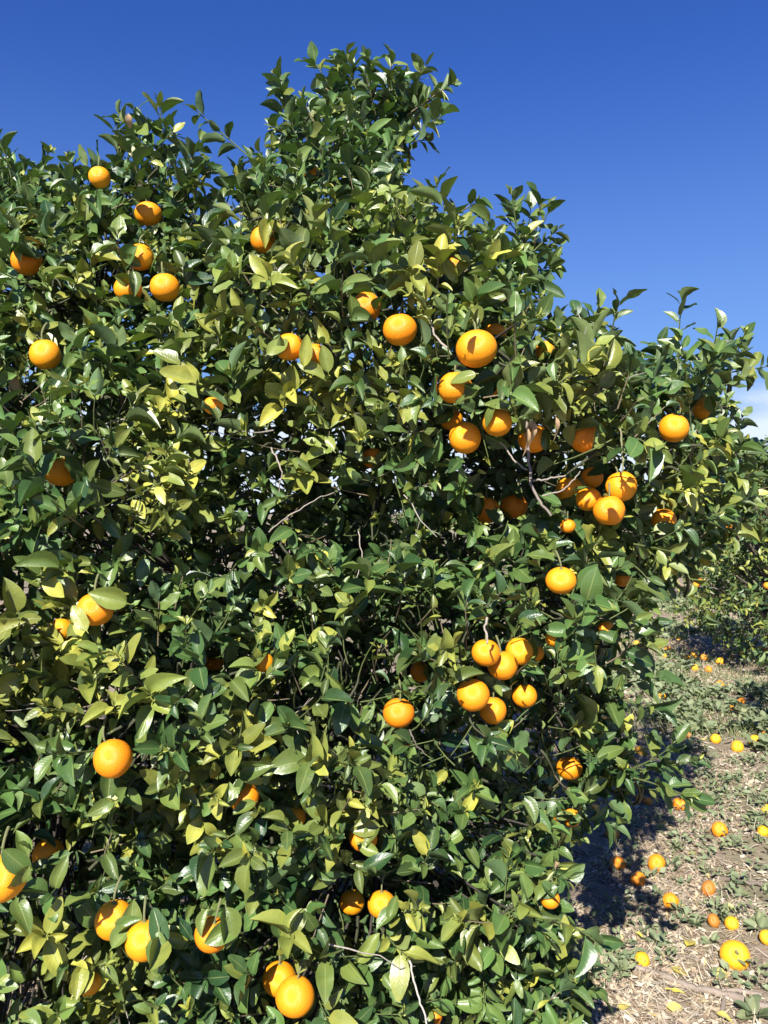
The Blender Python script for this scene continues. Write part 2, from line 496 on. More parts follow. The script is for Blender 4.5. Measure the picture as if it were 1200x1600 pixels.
DCTL = np.array([(0, 300, 2.45), (230, 330, 2.35), (600, 120, 2.65), (520, 300, 2.42), (850, 350, 2.35), (1060, 470, 2.55), (1180, 540, 2.7),
    (1190, 760, 2.85), (1130, 900, 2.85), (1050, 670, 2.08), (960, 780, 1.95), (745, 545, 1.80), (626, 515, 1.90), (450, 550, 1.88), (250, 450, 2.15),
    (70, 550, 2.0), (100, 740, 1.78), (300, 700, 1.78), (550, 640, 1.74), (600, 880, 2.30), (450, 850, 2.28), (520, 745, 1.66), (410, 760, 1.70), (640, 760, 1.74), (800, 765, 2.2), (880, 640, 1.80), (820, 620, 1.78), (560, 1055, 2.12), (560, 965, 1.84), (850, 900, 1.86), (150, 950, 1.64),
    (350, 1000, 1.74), (740, 1080, 1.80), (620, 1110, 1.88), (950, 1050, 2.0), (1040, 1190, 2.15), (850, 1190, 2.25), (180, 1185, 1.58),
    (500, 1210, 1.68), (0, 1370, 1.32), (110, 1370, 1.8), (220, 1470, 1.50), (450, 1550, 1.50), (600, 1400, 1.74), (750, 1400, 1.86), (870, 1500, 1.85),
    (-400, 500, 2.3), (-400, 1000, 1.9), (-400, 1500, 1.7), (400, 1800, 1.7), (800, 1750, 1.9)])

def dsurf(px, py):
    px = np.atleast_1d(px).astype(float); py = np.atleast_1d(py).astype(float)
    w = 1.0 / (((px[:, None] - DCTL[:, 0]) ** 2 + (py[:, None] - DCTL[:, 1]) ** 2) + 900.0) ** 1.6
    return (w * DCTL[:, 2]).sum(1) / w.sum(1)

# lobes of foliage that make up the crown (world-space spheres)
cand = np.stack([rng.uniform(-680, 1290, 9000), rng.uniform(80, 1830, 9000)], 1)
sd = poly_sd(cand)
lobes = []      # x y z r
kept = []
for (px, py), s in zip(cand, sd):
    if s < 22: continue
    d = float(dsurf(px, py)[0]) + rng.uniform(-.14, .22)
    r = min(s * d / FPX * 0.95, rng.uniform(.17, .30))
    gap = max(34.0, r / d * FPX * 0.80)
    if any((px - a) ** 2 + (py - b) ** 2 < min(gap, g) ** 2 for a, b, g in kept): continue
    kept.append((px, py, gap))
    lobes.append((*P(px, py, d + r), r, 0))
n_front = len(lobes)
# second layer, deeper, and the far side of the crown
for (px, py, g) in list(kept):
    s = float(poly_sd([(px, py)])[0])
    d = float(dsurf(px, py)[0]) + rng.uniform(.55, .85)
    if s < 45: continue
    r = min(s * d / FPX * .9, .30)
    lobes.append((*P(px, py, d + r), r, 1))
for (px, py, d) in [(900, 740, 2.85), (820, 745, 2.85), (960, 800, 2.85), (1000, 720, 2.85), (760, 800, 2.8), (880, 820, 2.8), (940, 700, 2.95), (850, 700, 3.1), (930, 760, 3.15), (1000, 780, 3.1), (780, 760, 3.1), (1040, 740, 3.0), (860, 790, 3.1), (980, 660, 3.0)] + [(x_, y_, d_) for d_ in (3.3, 3.6) for x_ in range(720, 1010, 70) for y_ in (660, 730, 800)] + [(x_, y_, 3.3) for x_ in range(80, 700, 110) for y_ in (560, 640, 720, 800)]:
    lobes.append((*P(px, py, d), .24, 1))
for _ in range(2200):
    u = unit(rng.normal(0, 1, 3)); u[1] = abs(u[1]) - .15
    c = np.array([-0.45, 3.0, 1.45]) + u * np.array([1.35, 1.15, 1.15]) * rng.uniform(.75, 1)
    q = proj(c)[0]; r = rng.uniform(.22, .32)
    if c[2] < .25 or float(poly_sd([q])[0]) < r / c[1] * FPX + 25: continue
    if any(np.linalg.norm(c - np.array(o[:3])) < .22 for o in lobes if o[4] == 2): continue
    lobes.append((*c, r, 2))
lobes = np.array(lobes)
LC, LR, LK = lobes[:, :3], lobes[:, 3], lobes[:, 4]

HOT = np.array([(500, 620, 95), (570, 610, 60), (60, 1030, 100), (130, 1010, 60), (500, 1215, 75), (250, 740, 85), (270, 680, 60), (450, 400, 60), (880, 620, 65), (40, 1480, 60),
    (150, 1530, 70), (780, 1570, 30), (470, 1500, 45), (1070, 745, 55), (340, 530, 55), (700, 450, 70), (250, 1270, 60), (180, 1090, 60), (720, 1040, 35), (940, 830, 30), (400, 1130, 60),
    (620, 330, 50), (90, 480, 60)], float)
def yellow_at(px, py):
    d2 = ((px - HOT[:, 0]) ** 2 + (py - HOT[:, 1]) ** 2) / HOT[:, 2] ** 2
    return float(np.exp(-d2).max())

LV, TW = Leaves(), Tubes(4)
pos_list = []
grid = {}
def too_close(p, gap):
    k = tuple(np.floor(p / gap).astype(int))
    for dx in (-1, 0, 1):
        for dy in (-1, 0, 1):
            for dz in (-1, 0, 1):
                for q in grid.get((gap, k[0] + dx, k[1] + dy, k[2] + dz), ()):
                    if (p - q) @ (p - q) < gap * gap: return True
    grid.setdefault((gap, *k), []).append(p)
    return False

n_shoots = 0
for li in range(len(lobes)):
    c, r, kind = LC[li], LR[li], LK[li]
    gap = {0: .063, 1: .09, 2: .105}[int(kind)]
    if proj(c)[0][0] < -120: gap = max(gap, .11)
    m = int(4 * math.pi * r * r / (gap * gap) * 2.2) + 6
    dirs = unit(rng.normal(0, 1, (m, 3)))
    pts = c + dirs * r * rng.uniform(.72, 1.02, (m, 1))
    q = proj(pts); s = poly_sd(q)
    dist = np.linalg.norm(pts[:, None] - LC[None], axis=2) - LR[None]
    dist[:, li] = 1
    inside = dist.min(1)
    for k in range(m):
        if s[k] < (23 if q[k][1] < 560 else 15) or inside[k] < -0.06: continue
        if kind > 0 and inside[k] < -0.04: continue
        if pts[k][2] < 0.22: continue
        if too_close(pts[k], gap): continue
        px, py = q[k][:2]
        o = dirs[k]
        dr = unit(o * 0.75 + np.array([0, 0, 1]) * (0.42 if py < 600 else 0.22) + SUN * 0.22 + rng.normal(0, .30, 3))
        L = rng.uniform(.08, .15)
        yh = yellow_at(px, py)
        yel = 0.03 + 0.78 * yh * rng.uniform(.05, 1.15) + (rng.random() < .08) * rng.uniform(.1, .45)
        if py < 330: yel *= .35
        rnd = min(1, max(0, rng.normal(.40, .24))); szf = float(np.clip(rng.normal(1.0, .16), .7, 1.35))
        shoot(LV, TW, pts[k] - dr * L * .55, pts[k] + dr * L * .45, int(rng.integers(8, 13)) if kind == 0 else 7, yel, rnd,
              size=szf if kind == 0 else 1.25, inward=c + (pts[k] - c) * .45 if rng.random() < .4 else None, sunward=.22)
        n_shoots += 1

# shoots that stand out of the outline
EDGE = [((395, 250), (345, 205), (298, 166), 2.46, 11), ((1060, 580), (1062, 520), (1066, 462), 2.5, 10), ((1108, 590), (1112, 550), (1122, 505), 2.6, 10),
    ((1135, 590), (1150, 555), (1164, 520), 2.65, 9), ((1140, 582), (1170, 566), (1204, 572), 2.68, 10), ((915, 545), (925, 515), (936, 478), 2.3, 9), ((950, 545), (958, 510), (966, 474), 2.3, 8),
    ((812, 410), (808, 355), (800, 306), 2.3, 9), ((826, 400), (852, 372), (874, 356), 2.3, 8), ((815, 436), (842, 428), (864, 420), 2.3, 6), ((835, 385), (842, 345), (846, 316), 2.3, 7),
    ((440, 210), (430, 160), (432, 118), 2.5, 12), ((600, 170), (606, 130), (612, 94), 2.62, 11), ((636, 180), (670, 150), (704, 132), 2.6, 13), ((525, 150), (505, 118), (490, 96), 2.6, 10),
    ((560, 150), (550, 115), (542, 88), 2.6, 10), ((640, 225), (668, 204), (690, 182), 2.55, 9), ((580, 140), (580, 120), (576, 90), 2.65, 9), ((650, 190), (662, 150), (656, 108), 2.68, 9), ((215, 250), (208, 210), (208, 172), 2.4, 10), ((252, 240), (256, 205), (250, 168), 2.4, 10),
    ((285, 275), (302, 248), (312, 220), 2.35, 8), ((190, 270), (182, 232), (180, 196), 2.4, 8), ((20, 295), (10, 262), (2, 226), 2.4, 9), ((58, 300), (66, 268), (76, 238), 2.4, 9), ((98, 305), (105, 280), (112, 258), 2.4, 8),
    ((990, 1200), (1025, 1178), (1052, 1160), 2.1, 8), ((1000, 1206), (1045, 1198), (1088, 1188), 2.1, 9), ((990, 1215), (1040, 1236), (1078, 1246), 2.1, 9), ((950, 1075), (1000, 1062), (1032, 1058), 2.05, 8),
    ((955, 1090), (1000, 1098), (1034, 1112), 2.05, 9), ((1070, 890), (1095, 918), (1106, 958), 2.1, 6), ((870, 1440), (905, 1462), (936, 1476), 1.8, 8), ((700, 340), (735, 320), (742, 318), 2.4, 5),
    ((350, 330), (352, 300), (368, 268), 2.4, 6), ((120, 290), (150, 270), (178, 262), 2.4, 6), ((990, 850), (1015, 868), (1050, 862), 1.95, 5), ((985, 880), (1000, 890), (1012, 905), 1.9, 3)]
for p0, p1, p2, d, nl in EDGE:
    b0, b2 = P(*p0, d + .06), P(*p2, d + rng.uniform(-.05, .05))
    shoot(LV, TW, b0, b2, nl, 0.05 + .1 * (rng.random() < .3), rng.uniform(.25, .5), size=rng.uniform(.95, 1.1), keep=1, bend=-.1, stem_r=.0028, sunward=.3,
          inward=b0 + (P(*p0, d + .3) - b0) * 0.9 + np.array([0, 0, -.08]))

seg_a, seg_b = OUT, np.roll(OUT, -1, 0)
for pa, pb in zip(seg_a, seg_b):
    ed = pb - pa; ln_ = np.hypot(*ed); nrm_ = np.array([ed[1], -ed[0]]) / ln_
    for t in np.arange(rng.uniform(.1, .9) * 26, ln_, 26):
        p = pa + ed * t / ln_
        if p[0] < -60 or p[0] > 1230 or p[1] > 1560 or rng.random() < .35: continue
        d = float(dsurf(*p)[0]) + .10
        tipd = unit(nrm_ * .8 + np.array([0, -1.0 if p[1] < 620 else -.1]) + rng.normal(0, .25, 2))
        b2 = p - nrm_ * 22; e2 = p + tipd * rng.uniform(0, 38)
        b0 = P(*b2, d + .03)
        shoot(LV, TW, b0, P(*e2, d + rng.uniform(-.06, .06)), int(rng.integers(5, 10)), 0.05 + .2 * (rng.random() < .15), rng.uniform(.2, .5), size=rng.uniform(.85, 1.05), keep=1, stem_r=.0022, sunward=.25)
A = LV.arr()
print('shoots', n_shoots, 'leaves', len(A))

# ------------------------------------------------------------------ oranges on the trees: px, py, radius px, shade (0 sunlit, 1 half, 2 deep), hidden share, label
ORANGES = [
    (155, 277, 17, 0, .0, 'small orange near the top of the crown, highest fruit under the short left peak'),
    (232, 334, 21, 0, .0, 'orange hanging alone below the short left peak, dark dot at its base'),
    (42, 408, 24, 1, .4, 'orange at the far left edge, upper crown, half hidden behind leaves'),
    (220, 402, 20, 1, .35, 'leaf-striped orange just above the pair of bright oranges in the upper left crown'),
    (200, 452, 22, 1, .3, 'orange with a leaf across it, beside the clean bright one, upper left'),
    (257, 449, 23, 0, .0, 'clean glossy orange, right one of the pair in the upper left crown'),
    (411, 374, 20, 1, .45, 'orange half buried in leaves below the notch of sky between the peaks'),
    (70, 554, 24, 0, .0, 'single sunlit orange by the left edge, at mid height above a dark hollow'),
    (95, 736, 26, 2, .3, 'dull shaded orange under big dark leaves near the left edge'),
    (452, 543, 22, 0, .12, 'left orange of the pair above the patch of yellow leaves'),
    (490, 556, 21, 0, .3, 'right orange of the pair above the patch of yellow leaves, lower half covered'),
    (626, 515, 26, 0, .0, 'large lone orange in the middle of the upper crown, leaf shadow on top'),
    (572, 480, 23, 2, .5, 'dark shaded orange behind leaves, up and left of the large lone orange'),
    (745, 545, 32, 0, .0, 'biggest orange of the tree, at the top of the central fruit column'),
    (773, 522, 18, 2, .25, 'shaded orange peeping out behind the biggest orange'),
    (712, 606, 27, 0, .35, 'orange crossed by green leaves, directly below the biggest orange'),
    (705, 655, 18, 2, .2, 'partly shaded orange tucked behind the lowest orange of the central column'),
    (776, 660, 23, 1, .2, 'orange under a broad leaf, lower right of the central column'),
    (726, 684, 26, 0, .0, 'two-striped sunlit orange, lowest of the central column'),
    (765, 606, 15, 2, .5, 'small glimpse of orange behind leaves in the middle of the central column'),
    (713, 415, 15, 1, .6, 'sliver of orange between leaves high above the biggest orange'),
    (487, 272, 9, 1, .5, 'tiny glimpse of orange in the tall central peak'),
    (833, 685, 24, 2, .2, 'deeply shaded orange behind hanging brown dry leaves'),
    (912, 683, 24, 2, .35, 'shaded orange with a dark leaf over its front, above the cluster at the hollow'),
    (1053, 669, 23, 0, .0, 'bright orange at the outer right of the crown, leaf shadow on its shoulder'),
    (1100, 638, 19, 2, .5, 'orange mostly behind leaves at the outer right tip of the crown'),
    (971, 760, 24, 0, .0, 'round glossy orange hanging from a bare stalk, top of the hollow cluster'),
    (952, 798, 25, 0, .0, 'front orange of the hollow cluster, touching the glossy one above'),
    (919, 780, 20, 1, .1, 'orange with a round shadow wedged behind the front orange of the hollow cluster'),
    (891, 765, 22, 2, .1, 'dim orange deep in the hollow, left end of the cluster'),
    (925, 746, 18, 2, .1, 'dim orange deep in the hollow, behind the top of the cluster'),
    (887, 822, 12, 0, .0, 'very small yellow-orange fruit below the hollow cluster'),
    (760, 797, 21, 2, .35, 'left of two shaded oranges under the bare grey stick'),
    (803, 790, 21, 2, .3, 'right of two shaded oranges under the bare grey stick'),
    (877, 907, 23, 0, .05, 'single orange at right centre with a white scratch of dry twig before it'),
    (1037, 812, 19, 1, .1, 'half shaded orange in the right-hand foliage, above a long grey-green leaf'),
    (1022, 806, 12, 2, .2, 'orange partly behind the half shaded one in the right-hand foliage'),
    (148, 952, 28, 0, .18, 'big orange behind a dark curled leaf, left side at middle height'),
    (185, 938, 18, 1, .4, 'orange glimpsed just right of the big one with the curled leaf'),
    (335, 1032, 16, 2, .4, 'shaded orange peeking out under a long leaf, left centre'),
    (412, 1035, 14, 1, .4, 'narrow glimpse of orange beside a drooping leaf, left of the dark centre'),
    (624, 1114, 25, 0, .05, 'lone orange with a tulip-shaped leaf shadow, lower middle'),
    (657, 1050, 17, 2, .2, 'shaded orange above and right of the one with the tulip-shaped shadow'),
    (759, 1020, 22, 0, .0, 'upper left orange of the lower bunch of six'),
    (785, 1040, 24, 0, .0, 'front middle orange of the lower bunch of six'),
    (811, 1018, 21, 0, .0, 'upper right orange of the lower bunch of six'),
    (739, 1086, 26, 0, .0, 'brightest orange of the lower bunch of six, at its lower left'),
    (771, 1110, 21, 2, .0, 'shaded orange behind the brightest one at the foot of the lower bunch'),
    (820, 1087, 20, 1, .0, 'orange with rough scarred skin, right foot of the lower bunch'),
    (837, 1020, 13, 2, .1, 'small shaded orange at the far right end of the lower bunch'),
    (890, 1200, 20, 1, .0, 'orange with an L-shaped patch of sun, lower right of the crown'),
    (177, 1185, 30, 0, .05, 'big lone orange with a wide shadow stripe, lower left'),
    (380, 1245, 24, 1, .5, 'orange covered by dark leaves, lower left of the middle'),
    (567, 1310, 22, 1, .3, 'lone orange below the lower yellow shoot, half in shade'),
    (550, 1410, 20, 2, .05, 'dull left orange of the low pair in deep shade'),
    (597, 1413, 22, 1, .10, 'right orange of the low pair, dappled with small sun spots'),
    (462, 1278, 11, 2, .4, 'tiny glimpse of orange among pale leaves, below the lower yellow shoot'),
    (4, 1372, 37, 0, .1, 'very large orange cut by the left edge of the photo, low down'),
    (75, 1335, 24, 2, .3, 'dark orange in shadow just behind the very large one at the edge'),
    (180, 1438, 30, 0, .3, 'left orange of the three half hidden at the bottom left'),
    (226, 1470, 31, 0, .3, 'middle orange of the three half hidden at the bottom left'),
    (330, 1460, 27, 1, .3, 'right orange of the three half hidden at the bottom left'),
    (437, 1530, 27, 2, .0, 'upper orange of the touching pair at the bottom, small square sun spots'),
    (462, 1558, 30, 2, .0, 'lower orange of the touching pair at the bottom edge'),
    (140, 1537, 8, 1, .2, 'tiny spot of orange above hanging leaves at the bottom left'),
    (860, 1405, 15, 1, .4, 'shrivelled orange beside dry blossom, low on the right flank'),
    (893, 1278, 14, 2, .4, 'orange mostly hidden by leaves, low right, over the shaded ground'),
    (868, 1270, 10, 2, .4, 'glimpse of orange left of the hidden one over the shaded ground'),
    (676, 1588, 13, 2, .2, 'orange cut by the bottom edge, below the dense low leaves'),
    (947, 985, 14, 2, .3, 'shaded orange inside the right flank, level with the lower bunch'),
    (866, 997, 11, 1, .4, 'small glimpse of orange right of and above the lower bunch'),
    (972, 905, 9, 2, .2, 'small red-orange glimpse in the dark right flank'),
    (852, 550, 17, 1, .6, 'sliver of orange among dry twigs right of the biggest orange'),
    (583, 716, 17, 2, .6, 'dark glimpse of orange under leaves in the centre of the crown'),
    (333, 634, 15, 1, .5, 'glimpse of orange between dark leaves, left centre of the crown'),
    (95, 985, 20, 2, .4, 'dark orange deep in shade below the big one with the curled leaf'),
]

# dark hollows where one looks into the crown: px, py, rx, ry, depth
HOLES = [(470, 960, 50, 35, .2), (700, 860, 50, 30, .22), (250, 860, 40, 30, .2), (440, 700, 50, 26, .2), (760, 1300, 40, 30, .22), (330, 1400, 30, 26, .15), (860, 1080, 36, 50, .25), (200, 1290, 40, 26, .22), (380, 330, 26, 24, .2), (520, 420, 40, 20, .2), (130, 840, 40, 26, .22), (690, 1380, 40, 24, .2),
         (800, 735, 85, 45, .22), (905, 735, 60, 40, .22), (540, 805, 110, 60, .30), (575, 1040, 60, 60, .22), (845, 1185, 65, 80, .30), (100, 1345, 55, 62, .40), (690, 1170, 60, 45, .25),
         (555, 492, 60, 28, .20), (30, 620, 45, 35, .25), (450, 1085, 60, 30, .2), (300, 330, 30, 30, .15), (280, 1340, 26, 20, .25), (960, 1000, 40, 60, .25), (640, 960, 80, 40, .2), (640, 590, 40, 30, .15),
         (330, 870, 50, 40, .2), (160, 640, 50, 22, .2), (880, 1400, 20, 30, .2), (560, 1480, 40, 24, .12), (30, 1560, 60, 30, .5)]
pid = rng.integers(0, len(PROTO_HI), len(A))
V, COL, F = leaf_world(A, PROTO_HI, pid)
n_leaf = len(A)
alive = np.ones(n_leaf, bool)
q = proj(V.reshape(-1, 3)).reshape(n_leaf, -1, 3)
ctr = q.mean(1); wctr = V.mean(1); keepm = A[:, 13] > 0
for (hx, hy, rx, ry, dep) in HOLES:
    d0 = dsurf(hx, hy)[0]
    e = ((ctr[:, 0] - hx) / rx) ** 2 + ((ctr[:, 1] - hy) / ry) ** 2
    alive &= ~((e < 1) & (ctr[:, 2] < d0 + dep * 1.3) & (rng.random(n_leaf) < .9) & ~keepm)

placed = []
for (px, py, r, shade, hid, lab) in ORANGES:
    d = float(dsurf(px, py)[0]) + .035 + (.10 if shade == 2 else 0)
    R = r * d / FPX
    if R > .047: R = .047
    if R < .031 and r > 15: R = .031
    if r <= 15 and hid > .15: R = max(R, .023)
    elif r <= 13: R = max(R, .018)
    if r > 15 or hid <= .15: d = R * FPX / r
    placed.append([*P(px, py, d), R, px, py, r, shade, hid, lab])
# push apart fruit that would cross one another, along the line of sight
for it in range(60):
    for i in range(len(placed)):
        for j in range(i + 1, len(placed)):
            a, b = placed[i], placed[j]
            dv = np.array(a[:3]) - np.array(b[:3]); g = np.linalg.norm(dv); need = (a[3] + b[3]) * 1.0
            if g < need:
                back = a if a[1] > b[1] else b
                d = back[1] + .006
                back[:3] = list(P(back[4], back[5], d)); back[3] = back[3] * (d / (d - .006))
for o in placed:
    c, R, r, shade, hid = np.array(o[:3]), o[3], o[6], o[7], o[8]
    pr = proj(c)[0]; rp = R / c[1] * FPX
    wc = wctr - c; tb = wc @ SUN; rb = np.linalg.norm(wc - tb[:, None] * SUN, axis=1)
    sel = np.nonzero(alive & ((np.hypot(ctr[:, 0] - pr[0], ctr[:, 1] - pr[1]) < rp + 70) | (np.linalg.norm(wc, axis=1) < R + .08) | ((rb < R + .07) & (tb > -.05))))[0]
    qq, VV = q[sel], V[sel]; m = len(sel)
    dd = np.hypot(qq[..., 0] - pr[0], qq[..., 1] - pr[1])
    front = qq[..., 2] < c[1] + R * .3
    cover = ((dd < rp * .96) & front).mean(1)
    kill = cover > (0.02 if hid <= .05 else .06)
    kill |= (np.linalg.norm(VV - c, axis=2) < R * .985).any(1)
    w = VV - c; t = w @ SUN; rad = np.linalg.norm(w - t[..., None] * SUN, axis=2)
    if shade < 2:      # let some sun through on lit fruit
        inbeam = ((rad < R * .9) & (t > 0)).any(1)
        kill |= inbeam & (rng.random(m) < (.66 if shade == 0 else .4)) & (~keepm[sel])
    alive[sel[kill]] = False
A, V, COL, q, pid = A[alive], V[alive], COL[alive], q[alive], pid[alive]
# leaves that grow across the half hidden fruit
LX = Leaves()
for o in placed:
    c, R, r, shade, hid = np.array(o[:3]), o[3], o[6], o[7], o[8]
    if hid < .09: continue
    view = unit(np.array([0, 0, CAMZ]) - c)
    rt = unit(np.cross(view, [0, 0, 1])); up = np.cross(rt, view)
    nk = 1 + int(round(hid * 5.5 * min(1, max(.6, r / 22))))
    for k in range(nk):
        a0 = rng.uniform(0, 6.283)
        rimd = math.cos(a0) * rt + (math.sin(a0) * .8 + .35) * up
        tang = unit(np.cross(view, rimd)) * rng.choice([-1, 1])
        ln = rng.uniform(.055, .09)
        mid = c + view * R * rng.uniform(1.05, 1.5) + unit(rimd) * R * rng.uniform(.62, 1.0)
        ax = unit(tang * rng.uniform(.4, 1) - unit(rimd) * rng.uniform(-.2, .7) + rng.normal(0, .2, 3))
        LX.add(mid - ax * ln * .5, ax, view * .8 + np.array([0, 0, .6]) + rng.normal(0, .35, 3), ln, rng.normal(.46, .05), max(0, rng.normal(.10 + .5 * yellow_at(o[4], o[5]), .1)), rng.uniform(.15, .7), 1)
AX = LX.arr(); pidx = rng.integers(0, len(PROTO_HI), len(AX))
VX, CXX, _ = leaf_world(AX, PROTO_HI, pidx)
A = np.concatenate([A, AX]); V = np.concatenate([V, VX]); COL = np.concatenate([COL, CXX]); pid = np.concatenate([pid, pidx])
n_leaf = len(A)
print('leaves after clearing', n_leaf)

# which leaves show largest: coarse depth buffer seen from the camera
S = 5.0
quadc = V[:, F].mean(2)
samples = np.concatenate([V, quadc], 1)
ns = samples.shape[1]
qs = proj(samples.reshape(-1, 3))
ix, iy = np.floor(qs[:, 0] / S).astype(int), np.floor(qs[:, 1] / S).astype(int)
W_, H_ = int(1200 / S), int(1600 / S)
ok = (ix >= 0) & (ix < W_) & (iy >= 0) & (iy < H_)
ids = np.repeat(np.arange(n_leaf), ns)
order = np.argsort(-qs[ok, 2])
buf = np.full(W_ * H_, -1)
buf[(iy[ok] * W_ + ix[ok])[order]] = ids[ok][order]
cnt = np.bincount(buf[buf >= 0], minlength=n_leaf)
top = np.argsort(-cnt)[:300]
is_part = np.zeros(n_leaf, bool); is_part[top] = True

# ------------------------------------------------------------------ build the main tree
tree = bpy.data.objects.new('orange_tree', None); C.objects.link(tree)
TR = np.array([-0.40, 3.0, 0.0]); TR[2] = float(ground_h(TR[0], TR[1]))
tree.location = TR
tag(tree, 'big leafy orange tree laden with fruit, filling most of the view', 'tree', 'orange trees of the grove')
def part(name, me, mat, parent=tree):
    o = obj(name, me, mat, parent)
    o.matrix_parent_inverse = Matrix.Translation(-Vector(tuple(TR)))
    return o
seen = (cnt > 0) & ~is_part
fo = part('foliage', leaves_mesh('foliage', V[seen], COL[seen], F), M_LEAF)
tag(fo, kind='stuff')
rest = (cnt == 0)                      # leaves inside and behind: the same leaves, fewer faces
VL, CL, FL_ = leaf_world(A[rest], PROTO_LO, pid[rest] % len(PROTO_LO))
fi = part('foliage', leaves_mesh('foliage', VL, CL, FL_), M_LEAF)
tag(fi, kind='stuff')
print('parts', is_part.sum(), 'seen', seen.sum(), 'rest', rest.sum(), 'smallest part', cnt[top].min())
for k in top:
    p0 = V[k].mean(0)
    me = mesh_from('leaf', V[k] - p0, F, COL[k])
    o = part('leaf', me, M_LEAF); o.location = p0
# trunk and limbs
tk = Tubes(14)
zz = np.linspace(-.06, .62, 9)
tp = np.stack([TR[0] + .04 * np.sin(zz * 4), TR[1] + .03 * np.cos(zz * 5), TR[2] + zz], 1)
tk.add(tp, np.interp(zz, [-.06, .05, .3, .62], [.16, .115, .095, .10]), (0.17, 0.14, 0.11, 1))
part('trunk', tk.mesh('trunk'), M_BARK)
limb_pts = []
targets = [P(150, 500, 2.75), P(560, 250, 2.95), P(880, 560, 2.75), P(1060, 720, 2.75), P(300, 900, 2.3), P(800, 950, 2.35), P(620, 700, 2.45), P(100, 1150, 2.2),
           P(600, 1250, 2.2), (-1.3, 3.3, 1.6), (-.4, 3.9, 1.9), (.3, 3.6, 1.7)]
for t in targets:
    t = np.array(t); b = tp[-2] + rng.normal(0, .02, 3); m = (b + t) / 2 + np.array([0, .15, .12])
    pts = bez(b, m, t, 12) + rng.normal(0, .008, (12, 3)); pts[0] = b
    lt = Tubes(8); lt.add(pts, np.linspace(.052, .010, 12), (0.085, 0.07, 0.055, 1))
    part('branch', lt.mesh('branch'), M_BARK)
    limb_pts.append(pts[2:])
limb_pts = np.concatenate(limb_pts)
for li in range(len(lobes)):
    c = LC[li]; j = np.argmin(np.linalg.norm(limb_pts - c, axis=1))
    b = limb_pts[j]
    pts = bez(b, (b + c) / 2 + rng.normal(0, .06, 3), c, 7)
    TW.add(pts, np.linspace(.005, .0025, 7), (0.05, 0.042, 0.034, 1))
# dead grey twigs in the gaps
for _ in range(50):
    px, py = rng.uniform(0, 1100), rng.uniform(250, 1560)
    if poly_sd([(px, py)])[0] < 40: continue
    p = P(px, py, dsurf(px, py)[0] + rng.uniform(.05, .30))
    d = unit(rng.normal(0, 1, 3) * np.array([1, .5, .8])); L = rng.uniform(.08, .24)
    pts = p + d * np.linspace(0, L, 6)[:, None] + np.cumsum(rng.normal(0, .008, (6, 3)), 0)
    g = rng.uniform(.22, .42); cc = (g, g * .9, g * .76, 1)
    TW.add(pts, np.linspace(.0022, .0008, 6), cc)
    for s in range(rng.integers(0, 3)):
        e = pts[rng.integers(1, 5)]; d2 = unit(d + rng.normal(0, .8, 3))
        TW.add(e + d2 * np.linspace(0, L * .4, 4)[:, None] + np.cumsum(rng.normal(0, .005, (4, 3)), 0), np.linspace(.0014, .0006, 4), cc)
keepi = []
OCP = proj(np.array([o[:3] for o in placed])); ORP = np.array([o[3] / o[1] * FPX * .97 for o in placed])
for i, ring in enumerate(TW.v):
    pr = proj(ring)
    hit = (np.hypot(pr[:, None, 0] - OCP[:, 0], pr[:, None, 1] - OCP[:, 1]) < ORP) & (pr[:, None, 2] < OCP[:, 2] + .01)
    if not hit.any(): keepi.append(i)
base_i = np.cumsum([0] + [len(x) for x in TW.v])
nf, nn_ = [], 0
for i in keepi:
    nf.append(TW.f[i] - base_i[i] + nn_); nn_ += len(TW.v[i])
TW.f = nf; TW.v = [TW.v[i] for i in keepi]; TW.c = [TW.c[i] for i in keepi]
tw = part('twigs', TW.mesh('twigs'), M_TWIG); tag(tw, kind='stuff')

# bare sticks one can pick out
def stick(pts_px, d, r0, r1, name='dead_twig', col=(0.36, 0.31, 0.26, 1)):
    T = Tubes(6)
    p = np.array([P(x, y, d + dz) for x, y, dz in pts_px])
    t = np.linspace(0, 1, len(p)); tt = np.linspace(0, 1, len(p) * 4)
    pp = np.stack([np.interp(tt, t, p[:, k]) for k in range(3)], 1) + rng.normal(0, .0012, (len(tt), 3))
    T.add(pp, np.linspace(r0, r1, len(tt)), col)
    return part(name, T.mesh(name), M_TWIG)
stick([(822, 660, .05), (826, 720, .03), (830, 760, .0), (845, 785, -.02), (862, 806, -.03)], 1.85, .0040, .0030, col=(.24, .2, .17, 1))
stick([(832, 752, 0), (858, 748, -.02), (884, 742, -.03)], 1.85, .0028, .0020, col=(.3, .26, .22, 1))
stick([(848, 775, -.02), (878, 768, -.05), (895, 752, -.06), (908, 736, -.07)], 1.85, .0022, .0012)
stick([(782, 690, .06), (800, 715, .05), (822, 735, .03)], 1.86, .0022, .002)
stick([(968, 668, .0), (972, 700, 0), (974, 722, 0), (972, 738, 0)], 1.9, .0026, .0022, col=(0.26, 0.27, 0.14, 1))
stick([(640, 1140, 0), (648, 1160, .02), (664, 1180, .05)], 1.86, .002, .0016)
stick([(640, 1500, 0), (648, 1540, -.01), (660, 1575, -.02), (668, 1605, -.03)], 1.6, .0022, .0018, col=(.5, .46, .4, 1))
stick([(880, 520, 0), (892, 495, 0), (902, 488, -.01), (912, 505, -.02)], 2.15, .0016, .0009, col=(.55, .5, .44, 1))
stick([(420, 830, 0), (452, 805, -.03), (490, 782, -.02), (520, 770, .0)], 1.9, .0018, .001)
stick([(425, 700, 0), (440, 735, -.02), (436, 770, 0)], 1.85, .0022, .0012)
stick([(560, 830, .05), (566, 870, .02), (558, 900, 0), (545, 930, 0)], 1.95, .0016, .001)
